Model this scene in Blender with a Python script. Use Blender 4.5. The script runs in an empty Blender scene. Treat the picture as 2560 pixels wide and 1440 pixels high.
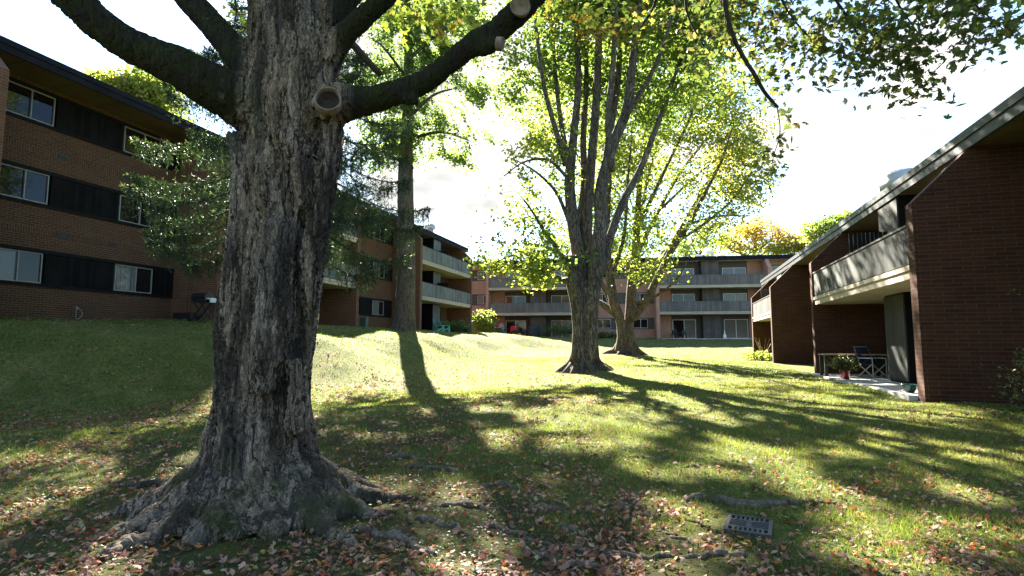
import bpy, math, random
import numpy as np
from mathutils import Vector, Matrix

sc = bpy.context.scene
COL = sc.collection
EYE = 1.5                                   # eye height above the lawn at the camera, metres
FPX = 1400.0                                # focal length in pixels of a 2560 wide picture
PIT = math.radians(5.589)
YAW = math.radians(16.2496)                 # the camera looks this far left of the buildings' axis (+Y)
SUN_EL, SUN_AZ = math.radians(35), math.radians(29.5)   # azimuth: left of +Y

# ------------------------------------------------------------------ camera, world, sun, exposure
cam = bpy.data.cameras.new('camera'); camo = bpy.data.objects.new('camera', cam); COL.objects.link(camo)
cam.sensor_width = 36; cam.lens = FPX / 2560 * 36; cam.clip_start = 0.05; cam.clip_end = 3000
camo.location = (0, 0, EYE); camo.rotation_euler = (math.pi / 2 + PIT, 0, YAW)
sc.camera = camo
sc.view_settings.view_transform = 'Standard'; sc.view_settings.look = 'None'
sc.view_settings.exposure = 3.6; sc.view_settings.gamma = 1; sc.view_settings.use_curve_mapping = False
sc.render.engine = 'CYCLES'
sc.cycles.max_bounces = 7; sc.cycles.diffuse_bounces = 4; sc.cycles.glossy_bounces = 3
sc.cycles.transmission_bounces = 4; sc.cycles.transparent_max_bounces = 4
sc.cycles.sample_clamp_indirect = 6; sc.cycles.use_denoising = True

sun = bpy.data.lights.new('sun', 'SUN'); suno = bpy.data.objects.new('sun', sun); COL.objects.link(suno)
sun.energy = 4.7; sun.angle = math.radians(0.55); sun.color = (1.0, 0.93, 0.80)
SUND = Vector((-math.sin(SUN_AZ) * math.cos(SUN_EL), math.cos(SUN_AZ) * math.cos(SUN_EL), math.sin(SUN_EL)))
suno.rotation_euler = SUND.to_track_quat('Z', 'Y').to_euler()
SUNV = np.array(SUND)


class G:
    """small helper to write a node tree"""
    def __init__(s, tree): s.t = tree
    def __call__(s, typ, ins=None, out=0, **at):
        n = s.t.nodes.new(typ)
        for k, v in at.items(): setattr(n, k, v)
        for k, v in (ins or {}).items():
            sk = n.inputs[k]
            if isinstance(v, bpy.types.NodeSocket): s.t.links.new(v, sk)
            else:
                if isinstance(v, (tuple, list)) and len(v) == 3 and sk.type == 'RGBA': v = (*v, 1)
                sk.default_value = v
        return n.outputs[out] if out is not None else n
    def m(s, op, a, b=0.0, c=0.0, clamp=False):
        return s('ShaderNodeMath', {0: a, 1: b, 2: c}, operation=op, use_clamp=clamp)
    def mix(s, f, a, b, bt='MIX'):
        n = s('ShaderNodeMix', None, out=None, data_type='RGBA', blend_type=bt)
        for i, v in ((0, f), (6, a), (7, b)):
            if isinstance(v, bpy.types.NodeSocket): s.t.links.new(v, n.inputs[i])
            else: n.inputs[i].default_value = (*v, 1) if isinstance(v, (tuple, list)) else v
        return n.outputs[2]
    def sstep(s, x, lo, hi, a=0.0, b=1.0):
        return s('ShaderNodeMapRange', {0: x, 1: lo, 2: hi, 3: a, 4: b}, interpolation_type='SMOOTHSTEP')
    def noise(s, vec, scale, detail=4, rough=0.55, out=0):
        return s('ShaderNodeTexNoise', {'Vector': vec, 'Scale': scale, 'Detail': detail, 'Roughness': rough}, out=out)
    def vmul(s, v, k): return s('ShaderNodeVectorMath', {0: v, 1: k}, operation='MULTIPLY')
    def vadd(s, v, k): return s('ShaderNodeVectorMath', {0: v, 1: k}, operation='ADD')
    def xyz(s, v): return s('ShaderNodeSeparateXYZ', {0: v}, out=None).outputs


w = bpy.data.worlds.new('World'); sc.world = w; w.use_nodes = True
g = G(w.node_tree); w.node_tree.nodes.clear()
sky = g('ShaderNodeTexSky', sky_type='NISHITA', sun_disc=False, sun_elevation=SUN_EL, sun_rotation=-SUN_AZ, air_density=1.0, dust_density=0.6, ozone_density=1.2)
dirv_ = g('ShaderNodeTexCoord', None, out=0)
xx, yy, zz = g.xyz(dirv_)
den = g.m('ADD', g.m('MAXIMUM', zz, 0.0), 0.28)
cv = g('ShaderNodeCombineXYZ', {0: g.m('DIVIDE', xx, den), 1: g.m('DIVIDE', yy, den), 2: 3.7})
cn = g.noise(cv, 1.15, 6, 0.52)
cf = g.sstep(cn, 0.49, 0.62)
cn2 = g.noise(cv, 3.1, 5, 0.55)
cloudc = g.mix(g.sstep(cn2, 0.3, 0.7), (1.2, 1.2, 1.18), (2.65, 2.56, 2.4))
skyc = g.mix(cf, g.vmul(sky, (0.50, 0.63, 0.72)), cloudc)
bg = g('ShaderNodeBackground', {'Color': skyc, 'Strength': 0.057})
g('ShaderNodeOutputWorld', {0: bg}, out=None)

# ------------------------------------------------------------------ picture geometry -> place
_c, _s = math.cos(PIT), math.sin(PIT); _cy, _sy = math.cos(YAW), math.sin(YAW)
FWD = np.array([-_sy, _cy, 0]); RGT = np.array([_cy, _sy, 0])
def ray(px, py):
    u = (px - 1280) / FPX; v = (720 - py) / FPX
    X, Y, Z = u, _c - v * _s, _s + v * _c
    return np.array([X * _cy - Y * _sy, X * _sy + Y * _cy, Z])
def P(px, py, d):                            # the point at horizontal forward distance d
    r = ray(px, py); r = r * (d / (r @ FWD)); r[2] += EYE; return r
def onX(px, py, x): r = ray(px, py); r = r * (x / r[0]); r[2] += EYE; return r
def onY(px, py, y): r = ray(px, py); r = r * (y / r[1]); r[2] += EYE; return r
def proj(A):                                 # (n,3) -> px, py, depth
    A = np.atleast_2d(A); X = A @ RGT; Y = A @ FWD; Z = A[:, 2] - EYE
    d = Y * _c + Z * _s; v = -Y * _s + Z * _c
    d = np.where(d < 0.05, 0.05, d)
    return 1280 + FPX * X / d, 720 - FPX * v / d, d
def sz(pxs, d): return pxs * d / FPX         # pixels -> metres at distance d

# ------------------------------------------------------------------ terrain: thin plate through surveyed heights
ctl = []
def c1(px, py, d): ctl.append(P(px, py, d))
def cz(px, py, z):                           # height above eye level known, distance from the ray
    r = ray(px, py); r = r * (z / r[2]); ctl.append(np.array([r[0], r[1], z + EYE]))
def cxy(x, y, z): ctl.append(np.array([x, y, z + EYE]))
for x, y in ((0, 0), (-3, 1), (3, 1), (-8, 0), (6, 0), (0, -8), (-14, -8), (12, -8)): cxy(x, y, -1.5)
cz(660, 1290, -1.5); cz(0, 1440, -1.5); cz(1280, 1440, -1.5); cz(2560, 1440, -1.5)
cz(0, 1150, -1.42); cz(1280, 1150, -1.42); cz(2300, 1150, -1.38); cz(400, 1050, -1.3); cz(900, 1050, -1.3)
cz(0, 972, -1.12); cz(400, 965, -1.12); cz(830, 953, -1.12); cz(1000, 925, -1.0)
cz(1280, 1000, -1.2); cz(1800, 1000, -1.22)
c1(1460, 925, 20); c1(1565, 885, 32); c1(1300, 905, 26)
cxy(4.9, 13.6, -1.2); cxy(4.9, 22.9, -1.2); cxy(4.9, 32.3, -1.09); cxy(4.9, 40.3, -0.78)
cxy(9, 13, -1.2); cxy(9, 30, -1.1); cxy(9, 45, -0.6); cxy(6.5, 8, -1.3)
cxy(12, 4, -1.4); cxy(25, 20, -1.1); cxy(25, 50, -0.3)
c1(1000, 905, 22); c1(1110, 889, 27); c1(1210, 879, 33); c1(1310, 871, 43)
c1(1460, 872, 47); c1(1700, 876, 46); c1(1860, 876, 45)
for px, py, d in ((0, 822, 15.3), (200, 823, 16.5), (400, 823, 19), (620, 828, 22), (830, 833, 24.5), (1010, 836, 27.2), (1110, 839, 31), (1210, 842, 36), (1310, 846, 45),
                  (1420, 850, 53), (1650, 851, 55), (1870, 852, 55)): c1(px, py, d)
cxy(-20.6, 6, .7); cxy(-20.6, 12, .78); cxy(-20.6, 18.8, .93); cxy(-18.3, 18.8, .95); cxy(-18.3, 29.4, .86); cxy(-20.6, 30, .86)
cxy(-18.3, 38.1, .86); cxy(-18.3, 49, .8); cxy(-17, 4, .1); cxy(-13, 3, -1.2)
c1(1010, 829, 30)
for px, py, d in ((0, 838, 15.0), (0, 900, 14.2), (200, 838, 15.8), (200, 900, 14.7), (400, 838, 16.9), (400, 900, 15.6), (620, 842, 18.6), (620, 900, 16.8), (830, 845, 19.6), (830, 895, 17.9), (1010, 845, 25.0), (1010, 875, 23.5), (1110, 846, 29.5), (1110, 866, 28.2), (1210, 849, 35)): c1(px, py, d)
for a_ in (-24, -19, -12, -6, 0, 5, 10, 16):  # foot of the back building
    dv = np.array([math.cos(math.radians(8.1)), math.sin(math.radians(8.1))])
    q = np.array([-0.40, 62.64]) + dv * a_ - np.array([-dv[1], dv[0]]) * 0.6
    cxy(q[0], q[1], 0.38 + (-a_ * 0.02 if a_ < 0 else 0))
for x, y, z in ((-35, 10, .8), (-35, 35, .8), (-35, 55, .8), (-35, 75, .8), (-10, 75, .6), (15, 75, .4), (25, 75, 0.2)): cxy(x, y, z)
CT = np.array(ctl); _n = len(CT)
def _phi(r2): return 0.5 * r2 * np.log(r2 + 1e-9)
_D2 = ((CT[:, None, :2] - CT[None, :, :2]) ** 2).sum(-1)
_A = np.zeros((_n + 3, _n + 3)); _A[:_n, :_n] = _phi(_D2) + np.eye(_n) * 0.35
_A[:_n, _n] = 1; _A[:_n, _n + 1:] = CT[:, :2]; _A[_n, :_n] = 1; _A[_n + 1:, :_n] = CT[:, :2].T
_W = np.linalg.solve(_A, np.concatenate([CT[:, 2], np.zeros(3)]))
def _hash(i, j, s):
    h = np.sin(i * 127.1 + j * 311.7 + s * 74.7) * 43758.5453
    return h - np.floor(h)
def vnoise(x, y, scale, seed=0):             # smooth value noise, 0..1
    x = np.asarray(x) * scale; y = np.asarray(y) * scale
    i, j = np.floor(x), np.floor(y); fx, fy = x - i, y - j
    fx = fx * fx * (3 - 2 * fx); fy = fy * fy * (3 - 2 * fy)
    a = _hash(i, j, seed); b = _hash(i + 1, j, seed); c = _hash(i, j + 1, seed); d = _hash(i + 1, j + 1, seed)
    return (a * (1 - fx) + b * fx) * (1 - fy) + (c * (1 - fx) + d * fx) * fy
def gz(x, y):
    x = np.clip(np.atleast_1d(np.asarray(x, float)), -35, 25); y = np.clip(np.atleast_1d(np.asarray(y, float)), -8, 75)
    out = np.empty(len(x))
    for k in range(0, len(x), 40000):
        q = np.stack([x[k:k + 40000], y[k:k + 40000]], 1)
        r2 = ((q[:, None] - CT[None, :, :2]) ** 2).sum(-1)
        out[k:k + 40000] = _phi(r2) @ _W[:_n] + _W[_n] + q @ _W[_n + 1:]
    out += (vnoise(x, y, 0.9, 3) - .5) * 0.07 + (vnoise(x, y, 1.7, 6) - .5) * 0.09 * np.clip((out - .45) * 2, 0, 1) * np.clip((2.6 - out) * 2, 0, 1) + (vnoise(x, y, 2.7, 5) - .5) * 0.025
    return out
def gz1(x, y): return float(gz([x], [y])[0])
def ground_hits(pxs, pys, it=14):            # where the rays meet the lawn (vectorised)
    pxs = np.asarray(pxs, float); pys = np.asarray(pys, float)
    u = (pxs - 1280) / FPX; v = (720 - pys) / FPX
    Y = _c - v * _s; Z = _s + v * _c
    R = np.stack([u * _cy - Y * _sy, u * _sy + Y * _cy, Z], 1); R /= (R @ FWD)[:, None]
    d = np.clip(-1.45 / np.minimum(R[:, 2], -0.02), 2, 60)
    for _ in range(it):
        q = R * d[:, None]; e = q[:, 2] + EYE - gz(q[:, 0], q[:, 1])
        d = np.clip(d + e * 0.7 / np.maximum(-R[:, 2] + 0.05, 0.05), 1.5, 70)
    q = R * d[:, None]; q[:, 2] = gz(q[:, 0], q[:, 1]); return q
_gxa = np.arange(-35, 25.1, .5); _gya = np.arange(-8, 75.1, .5); _GG = np.stack(np.meshgrid(_gxa, _gya, indexing='ij'), -1).reshape(-1, 2)
_GZ = gz(_GG[:, 0], _GG[:, 1]).reshape(len(_gxa), len(_gya))
def gzf(x, y):                               # quick look-up of the same terrain
    i = np.clip((x + 35) / .5, 0, len(_gxa) - 1.01); j = np.clip((y + 8) / .5, 0, len(_gya) - 1.01); a, b = i.astype(int), j.astype(int); u, v = i - a, j - b
    return (_GZ[a, b] * (1 - u) + _GZ[a + 1, b] * u) * (1 - v) + (_GZ[a, b + 1] * (1 - u) + _GZ[a + 1, b + 1] * u) * v
def gp(px, py): return ground_hits([px], [py])[0]

# ------------------------------------------------------------------ objects
def tag(o, label=None, cat=None, group=None, kind=None):
    if label: o['label'] = label
    if cat: o['category'] = cat
    if group: o['group'] = group
    if kind: o['kind'] = kind
    return o
def empty(name, loc, label=None, cat=None, group=None, rz=0):
    o = bpy.data.objects.new(name, None); COL.objects.link(o); o.location = tuple(loc); o.rotation_euler = (0, 0, rz)
    o.empty_display_size = 0.2
    return tag(o, label, cat, group)
def copy_tree(o, parent=None):
    c = o.copy(); COL.objects.link(c)
    if parent: c.parent = parent
    for ch in list(o.children): copy_tree(ch, c)
    return c
def np_mesh(name, V, F, mats, parent=None, smooth=True, col=None, uv=None, attrs=None):
    """V (n,3), F (m,k) with one face size, or a list of such arrays"""
    me = bpy.data.meshes.new(name)
    Fs = F if isinstance(F, list) else [F]
    V = np.asarray(V, np.float32)
    loops = np.concatenate([f.ravel() for f in Fs]).astype(np.int32)
    tot = np.concatenate([np.full(len(f), f.shape[1], np.int32) for f in Fs])
    me.vertices.add(len(V)); me.vertices.foreach_set('co', V.ravel())
    me.loops.add(len(loops)); me.loops.foreach_set('vertex_index', loops)
    me.polygons.add(len(tot)); st = np.concatenate([[0], np.cumsum(tot)[:-1]]).astype(np.int32)
    me.polygons.foreach_set('loop_start', st)
    me.polygons.foreach_set('use_smooth', np.full(len(tot), smooth, bool))
    if col is not None:
        a = me.color_attributes.new('Col', 'FLOAT_COLOR', 'POINT')
        c4 = np.ones((len(V), 4), np.float32); c4[:, :3] = col; a.data.foreach_set('color', c4.ravel())
    for k, arr in (attrs or {}).items():
        a = me.attributes.new(k, 'FLOAT', 'POINT'); a.data.foreach_set('value', np.asarray(arr, np.float32))
    if uv is not None:
        l = me.uv_layers.new(name='UVMap'); l.data.foreach_set('uv', np.asarray(uv, np.float32)[loops].ravel())
    me.update(calc_edges=True); me.validate()
    for m_ in (mats if isinstance(mats, (list, tuple)) else [mats]): me.materials.append(m_)
    o = bpy.data.objects.new(name, me); COL.objects.link(o)
    if parent: o.parent = parent
    return o

class MB:
    """collects faces; uv in metres from the face's direction"""
    def __init__(s): s.v = []; s.f = []; s.sw = []
    def poly(s, pts, swap=False):
        i = len(s.v); s.v += [tuple(p) for p in pts]; s.f.append(tuple(range(i, i + len(pts)))); s.sw.append(swap)
    def box(s, x0, x1, y0, y1, z0, z1, swap=False):
        if x0 > x1: x0, x1 = x1, x0
        if y0 > y1: y0, y1 = y1, y0
        a = [(x0, y0, z0), (x1, y0, z0), (x1, y1, z0), (x0, y1, z0), (x0, y0, z1), (x1, y0, z1), (x1, y1, z1), (x0, y1, z1)]
        for q in ((3, 2, 1, 0), (4, 5, 6, 7), (0, 1, 5, 4), (1, 2, 6, 5), (2, 3, 7, 6), (3, 0, 4, 7)): s.poly([a[k] for k in q], swap)
        return s
    def prism_yz(s, prof, x0, x1):           # profile in (y,z), extruded in x
        n = len(prof)
        s.poly([(x0, y, z) for y, z in prof]); s.poly([(x1, y, z) for y, z in reversed(prof)])
        for k in range(n):
            (ya, za), (yb, zb) = prof[k], prof[(k + 1) % n]
            s.poly([(x0, yb, zb), (x0, ya, za), (x1, ya, za), (x1, yb, zb)])
        return s
    def bar(s, p, q, w_, h_=None):
        p, q = Vector(p), Vector(q); d = (q - p); L = d.length; h_ = h_ or w_
        if L < 1e-6: return s
        d /= L; up = Vector((0, 0, 1)) if abs(d.z) < .95 else Vector((0, 1, 0))
        a = d.cross(up).normalized() * w_ / 2; b = a.cross(d).normalized() * h_ / 2
        c = [p - a - b, p + a - b, p + a + b, p - a + b, q - a - b, q + a - b, q + a + b, q - a + b]
        for k in ((3, 2, 1, 0), (4, 5, 6, 7), (0, 1, 5, 4), (1, 2, 6, 5), (2, 3, 7, 6), (3, 0, 4, 7)): s.poly([c[j] for j in k])
        return s
    def tube(s, pts, r, k=8):
        V, Fq, _, caps = tube_np(np.array([tuple(p) for p in pts], float), np.full(len(pts), r) if np.isscalar(r) else np.array(r), k)
        for f in Fq: s.poly([V[i] for i in f])
        for cp in caps: s.poly([V[i] for i in cp])
        return s
    def lathe(s, c, prof, k=16):             # prof: (radius, z)
        c = Vector(c); n = len(prof)
        for j in range(n - 1):
            for i in range(k):
                a0, a1 = 2 * math.pi * i / k, 2 * math.pi * (i + 1) / k
                (r0, z0), (r1, z1) = prof[j], prof[j + 1]
                q = [c + Vector((r0 * math.cos(a0), r0 * math.sin(a0), z0)), c + Vector((r0 * math.cos(a1), r0 * math.sin(a1), z0)),
                     c + Vector((r1 * math.cos(a1), r1 * math.sin(a1), z1)), c + Vector((r1 * math.cos(a0), r1 * math.sin(a0), z1))]
                if r0 < 1e-5: q = [q[0], q[2], q[3]]
                elif r1 < 1e-5: q = q[:3]
                s.poly(q)
        return s
    def blob(s, c, r, k=10):
        return s.lathe(c, [(r[0] * math.sin(math.pi * j / k) if 0 < j < k else 0, -r[2] * math.cos(math.pi * j / k)) for j in range(k + 1)], 14)
    def build(s, name, mat, parent=None, smooth=False, bevel=0, label=None):
        me = bpy.data.meshes.new(name); me.from_pydata(s.v, [], s.f); me.update()
        uvl = me.uv_layers.new(name='UVMap').data
        for p, sw in zip(me.polygons, s.sw):
            n = p.normal; p.use_smooth = smooth
            h = math.hypot(n.x, n.y)
            for li in p.loop_indices:
                co = me.vertices[me.loops[li].vertex_index].co
                if h < 0.5: u, v = co.x, co.y
                else: u, v = (co.x, co.z) if abs(n.y) > abs(n.x) else (co.y, co.z)
                if abs(n.z) > .3 and h >= .5: v = co.z / max(h, .5)
                uvl[li].uv = (v, u) if sw else (u, v)
        me.materials.append(mat)
        o = bpy.data.objects.new(name, me); COL.objects.link(o)
        if parent: o.parent = parent
        if smooth or bevel:
            if smooth:
                wd = o.modifiers.new('weld', 'WELD'); wd.merge_threshold = 1e-4
        if bevel:
            wd = o.modifiers.new('weld', 'WELD'); wd.merge_threshold = 1e-4
            b = o.modifiers.new('bevel', 'BEVEL'); b.width = bevel; b.segments = 2; b.limit_method = 'ANGLE'
        if label: o['label'] = label
        return o

def tube_np(pts, R, k=8):
    n = len(pts); T = np.gradient(pts, axis=0); T /= np.linalg.norm(T, axis=1)[:, None] + 1e-12
    a = np.array([0, 0, 1.0]) if abs(T[0][2]) < .9 else np.array([0, 1.0, 0])
    U = np.cross(T[0], a); U /= np.linalg.norm(U); V = []; th = np.arange(k) * 2 * math.pi / k
    L = np.concatenate([[0], np.cumsum(np.linalg.norm(np.diff(pts, axis=0), axis=1))]); uv = []
    for i in range(n):
        U = U - T[i] * (U @ T[i]); U /= np.linalg.norm(U) + 1e-12; W = np.cross(T[i], U)
        V.append(pts[i] + R[i] * (np.cos(th)[:, None] * U + np.sin(th)[:, None] * W))
        uv.append(np.stack([np.cos(th) * .15 + np.sin(th) * .03, np.full(k, L[i])], 1))
    V = np.concatenate(V); F = []
    i0 = np.arange(n - 1)[:, None] * k; j = np.arange(k)[None]; jn = (j + 1) % k
    F = np.stack([i0 + j, i0 + jn, i0 + k + jn, i0 + k + j], -1).reshape(-1, 4)
    return V, F, np.concatenate(uv), [list(range(k))[::-1], list(range((n - 1) * k, n * k))]
def smooth_path(pts, rad, sub=5):            # catmull-rom
    pts = np.array(pts, float); rad = np.array(rad, float); n = len(pts)
    if n < 3: 
        t = np.linspace(0, 1, sub + 1)[:, None]; return pts[0] * (1 - t) + pts[-1] * t, rad[0] * (1 - t[:, 0]) + rad[-1] * t[:, 0]
    E_ = np.vstack([2 * pts[0] - pts[1], pts, 2 * pts[-1] - pts[-2]]); out = []; ro = []
    for i in range(n - 1):
        p0, p1, p2, p3 = E_[i:i + 4]
        for t in np.linspace(0, 1, sub, endpoint=False):
            out.append(.5 * ((2 * p1) + (p2 - p0) * t + (2 * p0 - 5 * p1 + 4 * p2 - p3) * t * t + (3 * p1 - p0 - 3 * p2 + p3) * t ** 3))
            ro.append(rad[i] * (1 - t) + rad[i + 1] * t)
    out.append(pts[-1]); ro.append(rad[-1]); return np.array(out), np.array(ro)
class Tubes:
    def __init__(s): s.V = []; s.F = []; s.uv = []; s.tri = []; s.n = 0; s.skel = []
    def add(s, pts, rad, k=8, sub=5, wob=0.0, cap=True, rs=None):
        p, r = smooth_path(pts, rad, sub)
        if wob: p[1:-1] += (rs or np.random).normal(0, 1, (len(p) - 2, 3)) * wob * r[1:-1, None]
        V, F, uv, caps = tube_np(p, r, k)
        s.V.append(V); s.F.append(F + s.n); s.uv.append(uv); base = s.n; s.n += len(V)
        if cap:
            for cp in (caps[0], caps[1]):
                c = np.array(cp) + base
                s.tri.append(np.stack([np.full(k - 2, c[0]), c[1:-1], c[2:]], 1))
        s.skel.append(np.hstack([p, r[:, None]])); return p
    def build(s, name, mat, parent=None):
        Fs = [np.concatenate(s.F)] + ([np.concatenate(s.tri)] if s.tri else [])
        return np_mesh(name, np.concatenate(s.V), Fs, mat, parent, True, uv=np.concatenate(s.uv))

# ------------------------------------------------------------------ materials
def material(name):
    m_ = bpy.data.materials.new(name); m_.use_nodes = True; m_.node_tree.nodes.clear(); return m_, G(m_.node_tree)
def finish(g, base, rough=0.8, height=None, bump=0.3, dist=0.02, spec=0.3, metal=0.0, coat=0.0):
    ins = {'Base Color': base, 'Roughness': rough, 'Specular IOR Level': spec, 'Metallic': metal, 'Coat Weight': coat, 'Coat Roughness': 0.03}
    if height is not None: ins['Normal'] = g('ShaderNodeBump', {'Strength': bump, 'Distance': dist, 'Height': height})
    p = g('ShaderNodeBsdfPrincipled', ins); g('ShaderNodeOutputMaterial', {0: p}, out=None)
def UV(g): return g('ShaderNodeTexCoord', None, out=2)
def OB(g): return g('ShaderNodeTexCoord', None, out=3)

def plain(name, c, rough=0.6, var=0.25, scale=6, spec=0.3, metal=0.0):
    m_, g = material(name); o = OB(g); n = g.noise(o, scale, 5)
    n2 = g.noise(o, scale * 9, 3)
    k = g.m('ADD', g.sstep(n, .25, .75, 1 - var, 1 + var), g.m('MULTIPLY', g.m('SUBTRACT', n2, .5), var))
    finish(g, g.vmul(tuple(c), g('ShaderNodeCombineXYZ', {0: k, 1: k, 2: k})), g.sstep(n2, .2, .8, rough - .08, rough + .08), n2, .12, .01, spec, metal); return m_
def brick(name, c1_, c2_, mort, bw=0.24, rh=0.08, offs=0.5, dirt=0.35):
    m_, g = material(name); uv = UV(g)
    warp = g.noise(uv, 7, 2, out=1); uvw = g.vadd(uv, g.vmul(g('ShaderNodeVectorMath', {0: warp, 1: (.5, .5, .5)}, operation='SUBTRACT'), (.008, .006, 0)))
    b = g('ShaderNodeTexBrick', {'Vector': uvw, 'Color1': c1_, 'Color2': c2_, 'Mortar': mort, 'Scale': 1.0, 'Mortar Size': .007, 'Mortar Smooth': .25, 'Bias': 0.0, 'Brick Width': bw, 'Row Height': rh}, out=None, offset=offs)
    n = g.noise(uv, .7, 6, .6); n2 = g.noise(uv, 30, 4)
    c = g.mix(g.sstep(n, .35, .72, 0, dirt), b.outputs[0], g.vmul(b.outputs[0], (.55, .55, .6)))
    eff = g.sstep(g.noise(g.vmul(uv, (1.2, .5, 1)), 1.7, 6, .65), .66, .82, 0, .22)
    c = g.mix(eff, c, (.32, .29, .27))
    c = g.mix(.35, c, g.vmul(c, g.noise(uv, 16, 3, out=1)), 'MIX')
    h = g.m('ADD', g.m('MULTIPLY', b.outputs[1], -1.0), g.m('MULTIPLY', n2, .25))
    finish(g, c, .88, h, .6, .006, .2); return m_
def boards(name, ca, cb, pitch, gap=.012, grain=1.0, grid=False, rough=.75, spec=.2):
    m_, g = material(name); uv = UV(g); u, v, _ = g.xyz(uv)
    fu = g.m('FRACT', g.m('DIVIDE', u, pitch)); gapm = g.m('LESS_THAN', fu, gap / pitch)
    idx = g.m('FLOOR', g.m('DIVIDE', u, pitch))
    rnd = g('ShaderNodeTexWhiteNoise', {'W': idx}, noise_dimensions='1D')
    st = g.noise(g.vmul(uv, (26, 1.6, 1)), 1.0, 6, .65); bl = g.noise(uv, 1.3, 5, .6)
    f = g.m('ADD', g.m('MULTIPLY', g.m('SUBTRACT', st, .5), grain), g.m('ADD', g.m('MULTIPLY', g.m('SUBTRACT', rnd, .5), .35), bl), clamp=True)
    c = g.mix(g.sstep(f, .2, .8), ca, cb)
    if grid:
        gu = g.m('LESS_THAN', g.m('FRACT', g.m('DIVIDE', u, .052)), .09); gv = g.m('LESS_THAN', g.m('FRACT', g.m('DIVIDE', v, .052)), .09)
        c = g.mix(g.m('MULTIPLY', g.m('MAXIMUM', gu, gv), .35), c, (.02, .022, .02))
    c = g.mix(g.m('MULTIPLY', gapm, .85), c, (.008, .008, .008))
    h = g.m('SUBTRACT', g.m('MULTIPLY', st, .3), gapm)
    finish(g, c, rough, h, .5, .01, spec); return m_
def seams(name, ca, cb, pu, wseam=.02, rough=.7, spec=.3, metal=0.0, seamc=(.02, .02, .02), off=.4):
    m_, g = material(name); uv = UV(g); u, v, _ = g.xyz(uv)
    f = g.m('LESS_THAN', g.m('FRACT', g.m('ADD', g.m('DIVIDE', u, pu), off)), wseam / pu)
    n = g.noise(uv, 1.1, 6, .6); n2 = g.noise(g.vmul(uv, (1, 4, 1)), 5, 4)
    c = g.mix(g.sstep(g.m('ADD', g.m('MULTIPLY', n, .7), g.m('MULTIPLY', n2, .3)), .3, .7), ca, cb)
    c = g.mix(g.m('MULTIPLY', f, .8), c, seamc)
    finish(g, c, g.sstep(n2, .2, .8, rough - .1, rough + .1), n, .25, .02, spec, metal); return m_
def glass(name, kind):
    m_, g = material(name); uv = UV(g); u, v, _ = g.xyz(uv)
    n = g.noise(uv, .8, 3)
    if kind == 'dark': c = g.mix(n, (.004, .004, .005), (.018, .016, .014))
    elif kind == 'blind':
        st = g.sstep(g.m('ABSOLUTE', g.m('SUBTRACT', g.m('FRACT', g.m('DIVIDE', v, .035)), .5)), .1, .45)
        c = g.mix(st, (.16, .165, .16), (.07, .075, .075))
    elif kind == 'vert':
        st = g.sstep(g.m('ABSOLUTE', g.m('SUBTRACT', g.m('FRACT', g.m('DIVIDE', u, .11)), .5)), .15, .45)
        c = g.mix(st, (.22, .2, .17), (.03, .028, .025))
    else:
        st = g.noise(g.vmul(uv, (18, .4, 1)), 1, 3); c = g.mix(g.sstep(st, .3, .7), (.07, .075, .075), (.2, .2, .19))
    wv = g.noise(uv, 2.2, 2)
    finish(g, c, .03, wv, .02, .01, .3); return m_
def leaf_mat(name, trans=(1.5, 1.6, .55), mixf=.5, rough=.45):
    m_, g = material(name); a = g('ShaderNodeVertexColor', None, out=0, layer_name='Col')
    p = g('ShaderNodeBsdfPrincipled', {'Base Color': a, 'Roughness': rough, 'Specular IOR Level': .35})
    t = g('ShaderNodeBsdfTranslucent', {'Color': g.vmul(a, trans)})
    g('ShaderNodeOutputMaterial', {0: g('ShaderNodeMixShader', {0: mixf, 1: p, 2: t})}, out=None); return m_
def bark(name, ca, cb, cc, fur=9, stretch=.16, bump=.9, moss=(.05, .06, .02), mossf=.0):
    m_, g = material(name); uv = g.vmul(OB(g), (1, 1, stretch))
    wv = g.vadd(uv, g.vmul(g.noise(g.vmul(OB(g), (1, 1, .5)), 4, 3, out=1), (.05, .05, .03)))
    n1 = g.noise(wv, fur * 1.3, 3, .5); n2 = g.noise(wv, fur * 3.1, 5, .65); n3 = g.noise(OB(g), fur * 5, 5, .7); big = g.noise(g.vmul(OB(g), (1, 1, .3)), 1.5, 5, .6)
    k1 = g.sstep(g.m('ABSOLUTE', g.m('SUBTRACT', n1, .5)), .0, .055); k2 = g.sstep(g.m('ABSOLUTE', g.m('SUBTRACT', n2, .5)), .0, .07)
    ridge = g.m('MULTIPLY', g.m('ADD', g.m('MULTIPLY', k1, .6), .4), g.m('ADD', g.m('MULTIPLY', k2, .55), .45))
    f = g.m('ADD', g.m('MULTIPLY', ridge, .8), g.m('MULTIPLY', g.m('SUBTRACT', n3, .5), .7))
    c = g.mix(g.sstep(f, .25, .75), ca, g.mix(g.sstep(big, .35, .65), cb, cc))
    mo = g.m('MULTIPLY', g.sstep(g.noise(OB(g), 1.9, 5), .45, .65), mossf); c = g.mix(mo, c, moss)
    c = g.mix(g.sstep(g.noise(g.vmul(OB(g), (1, 1, .25)), 2.6, 6, .65), .56, .68, 0, .6), c, ca)
    h = g.m('ADD', ridge, g.m('MULTIPLY', n3, .5)); finish(g, c, .92, h, bump, .05, .15); return m_

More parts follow.
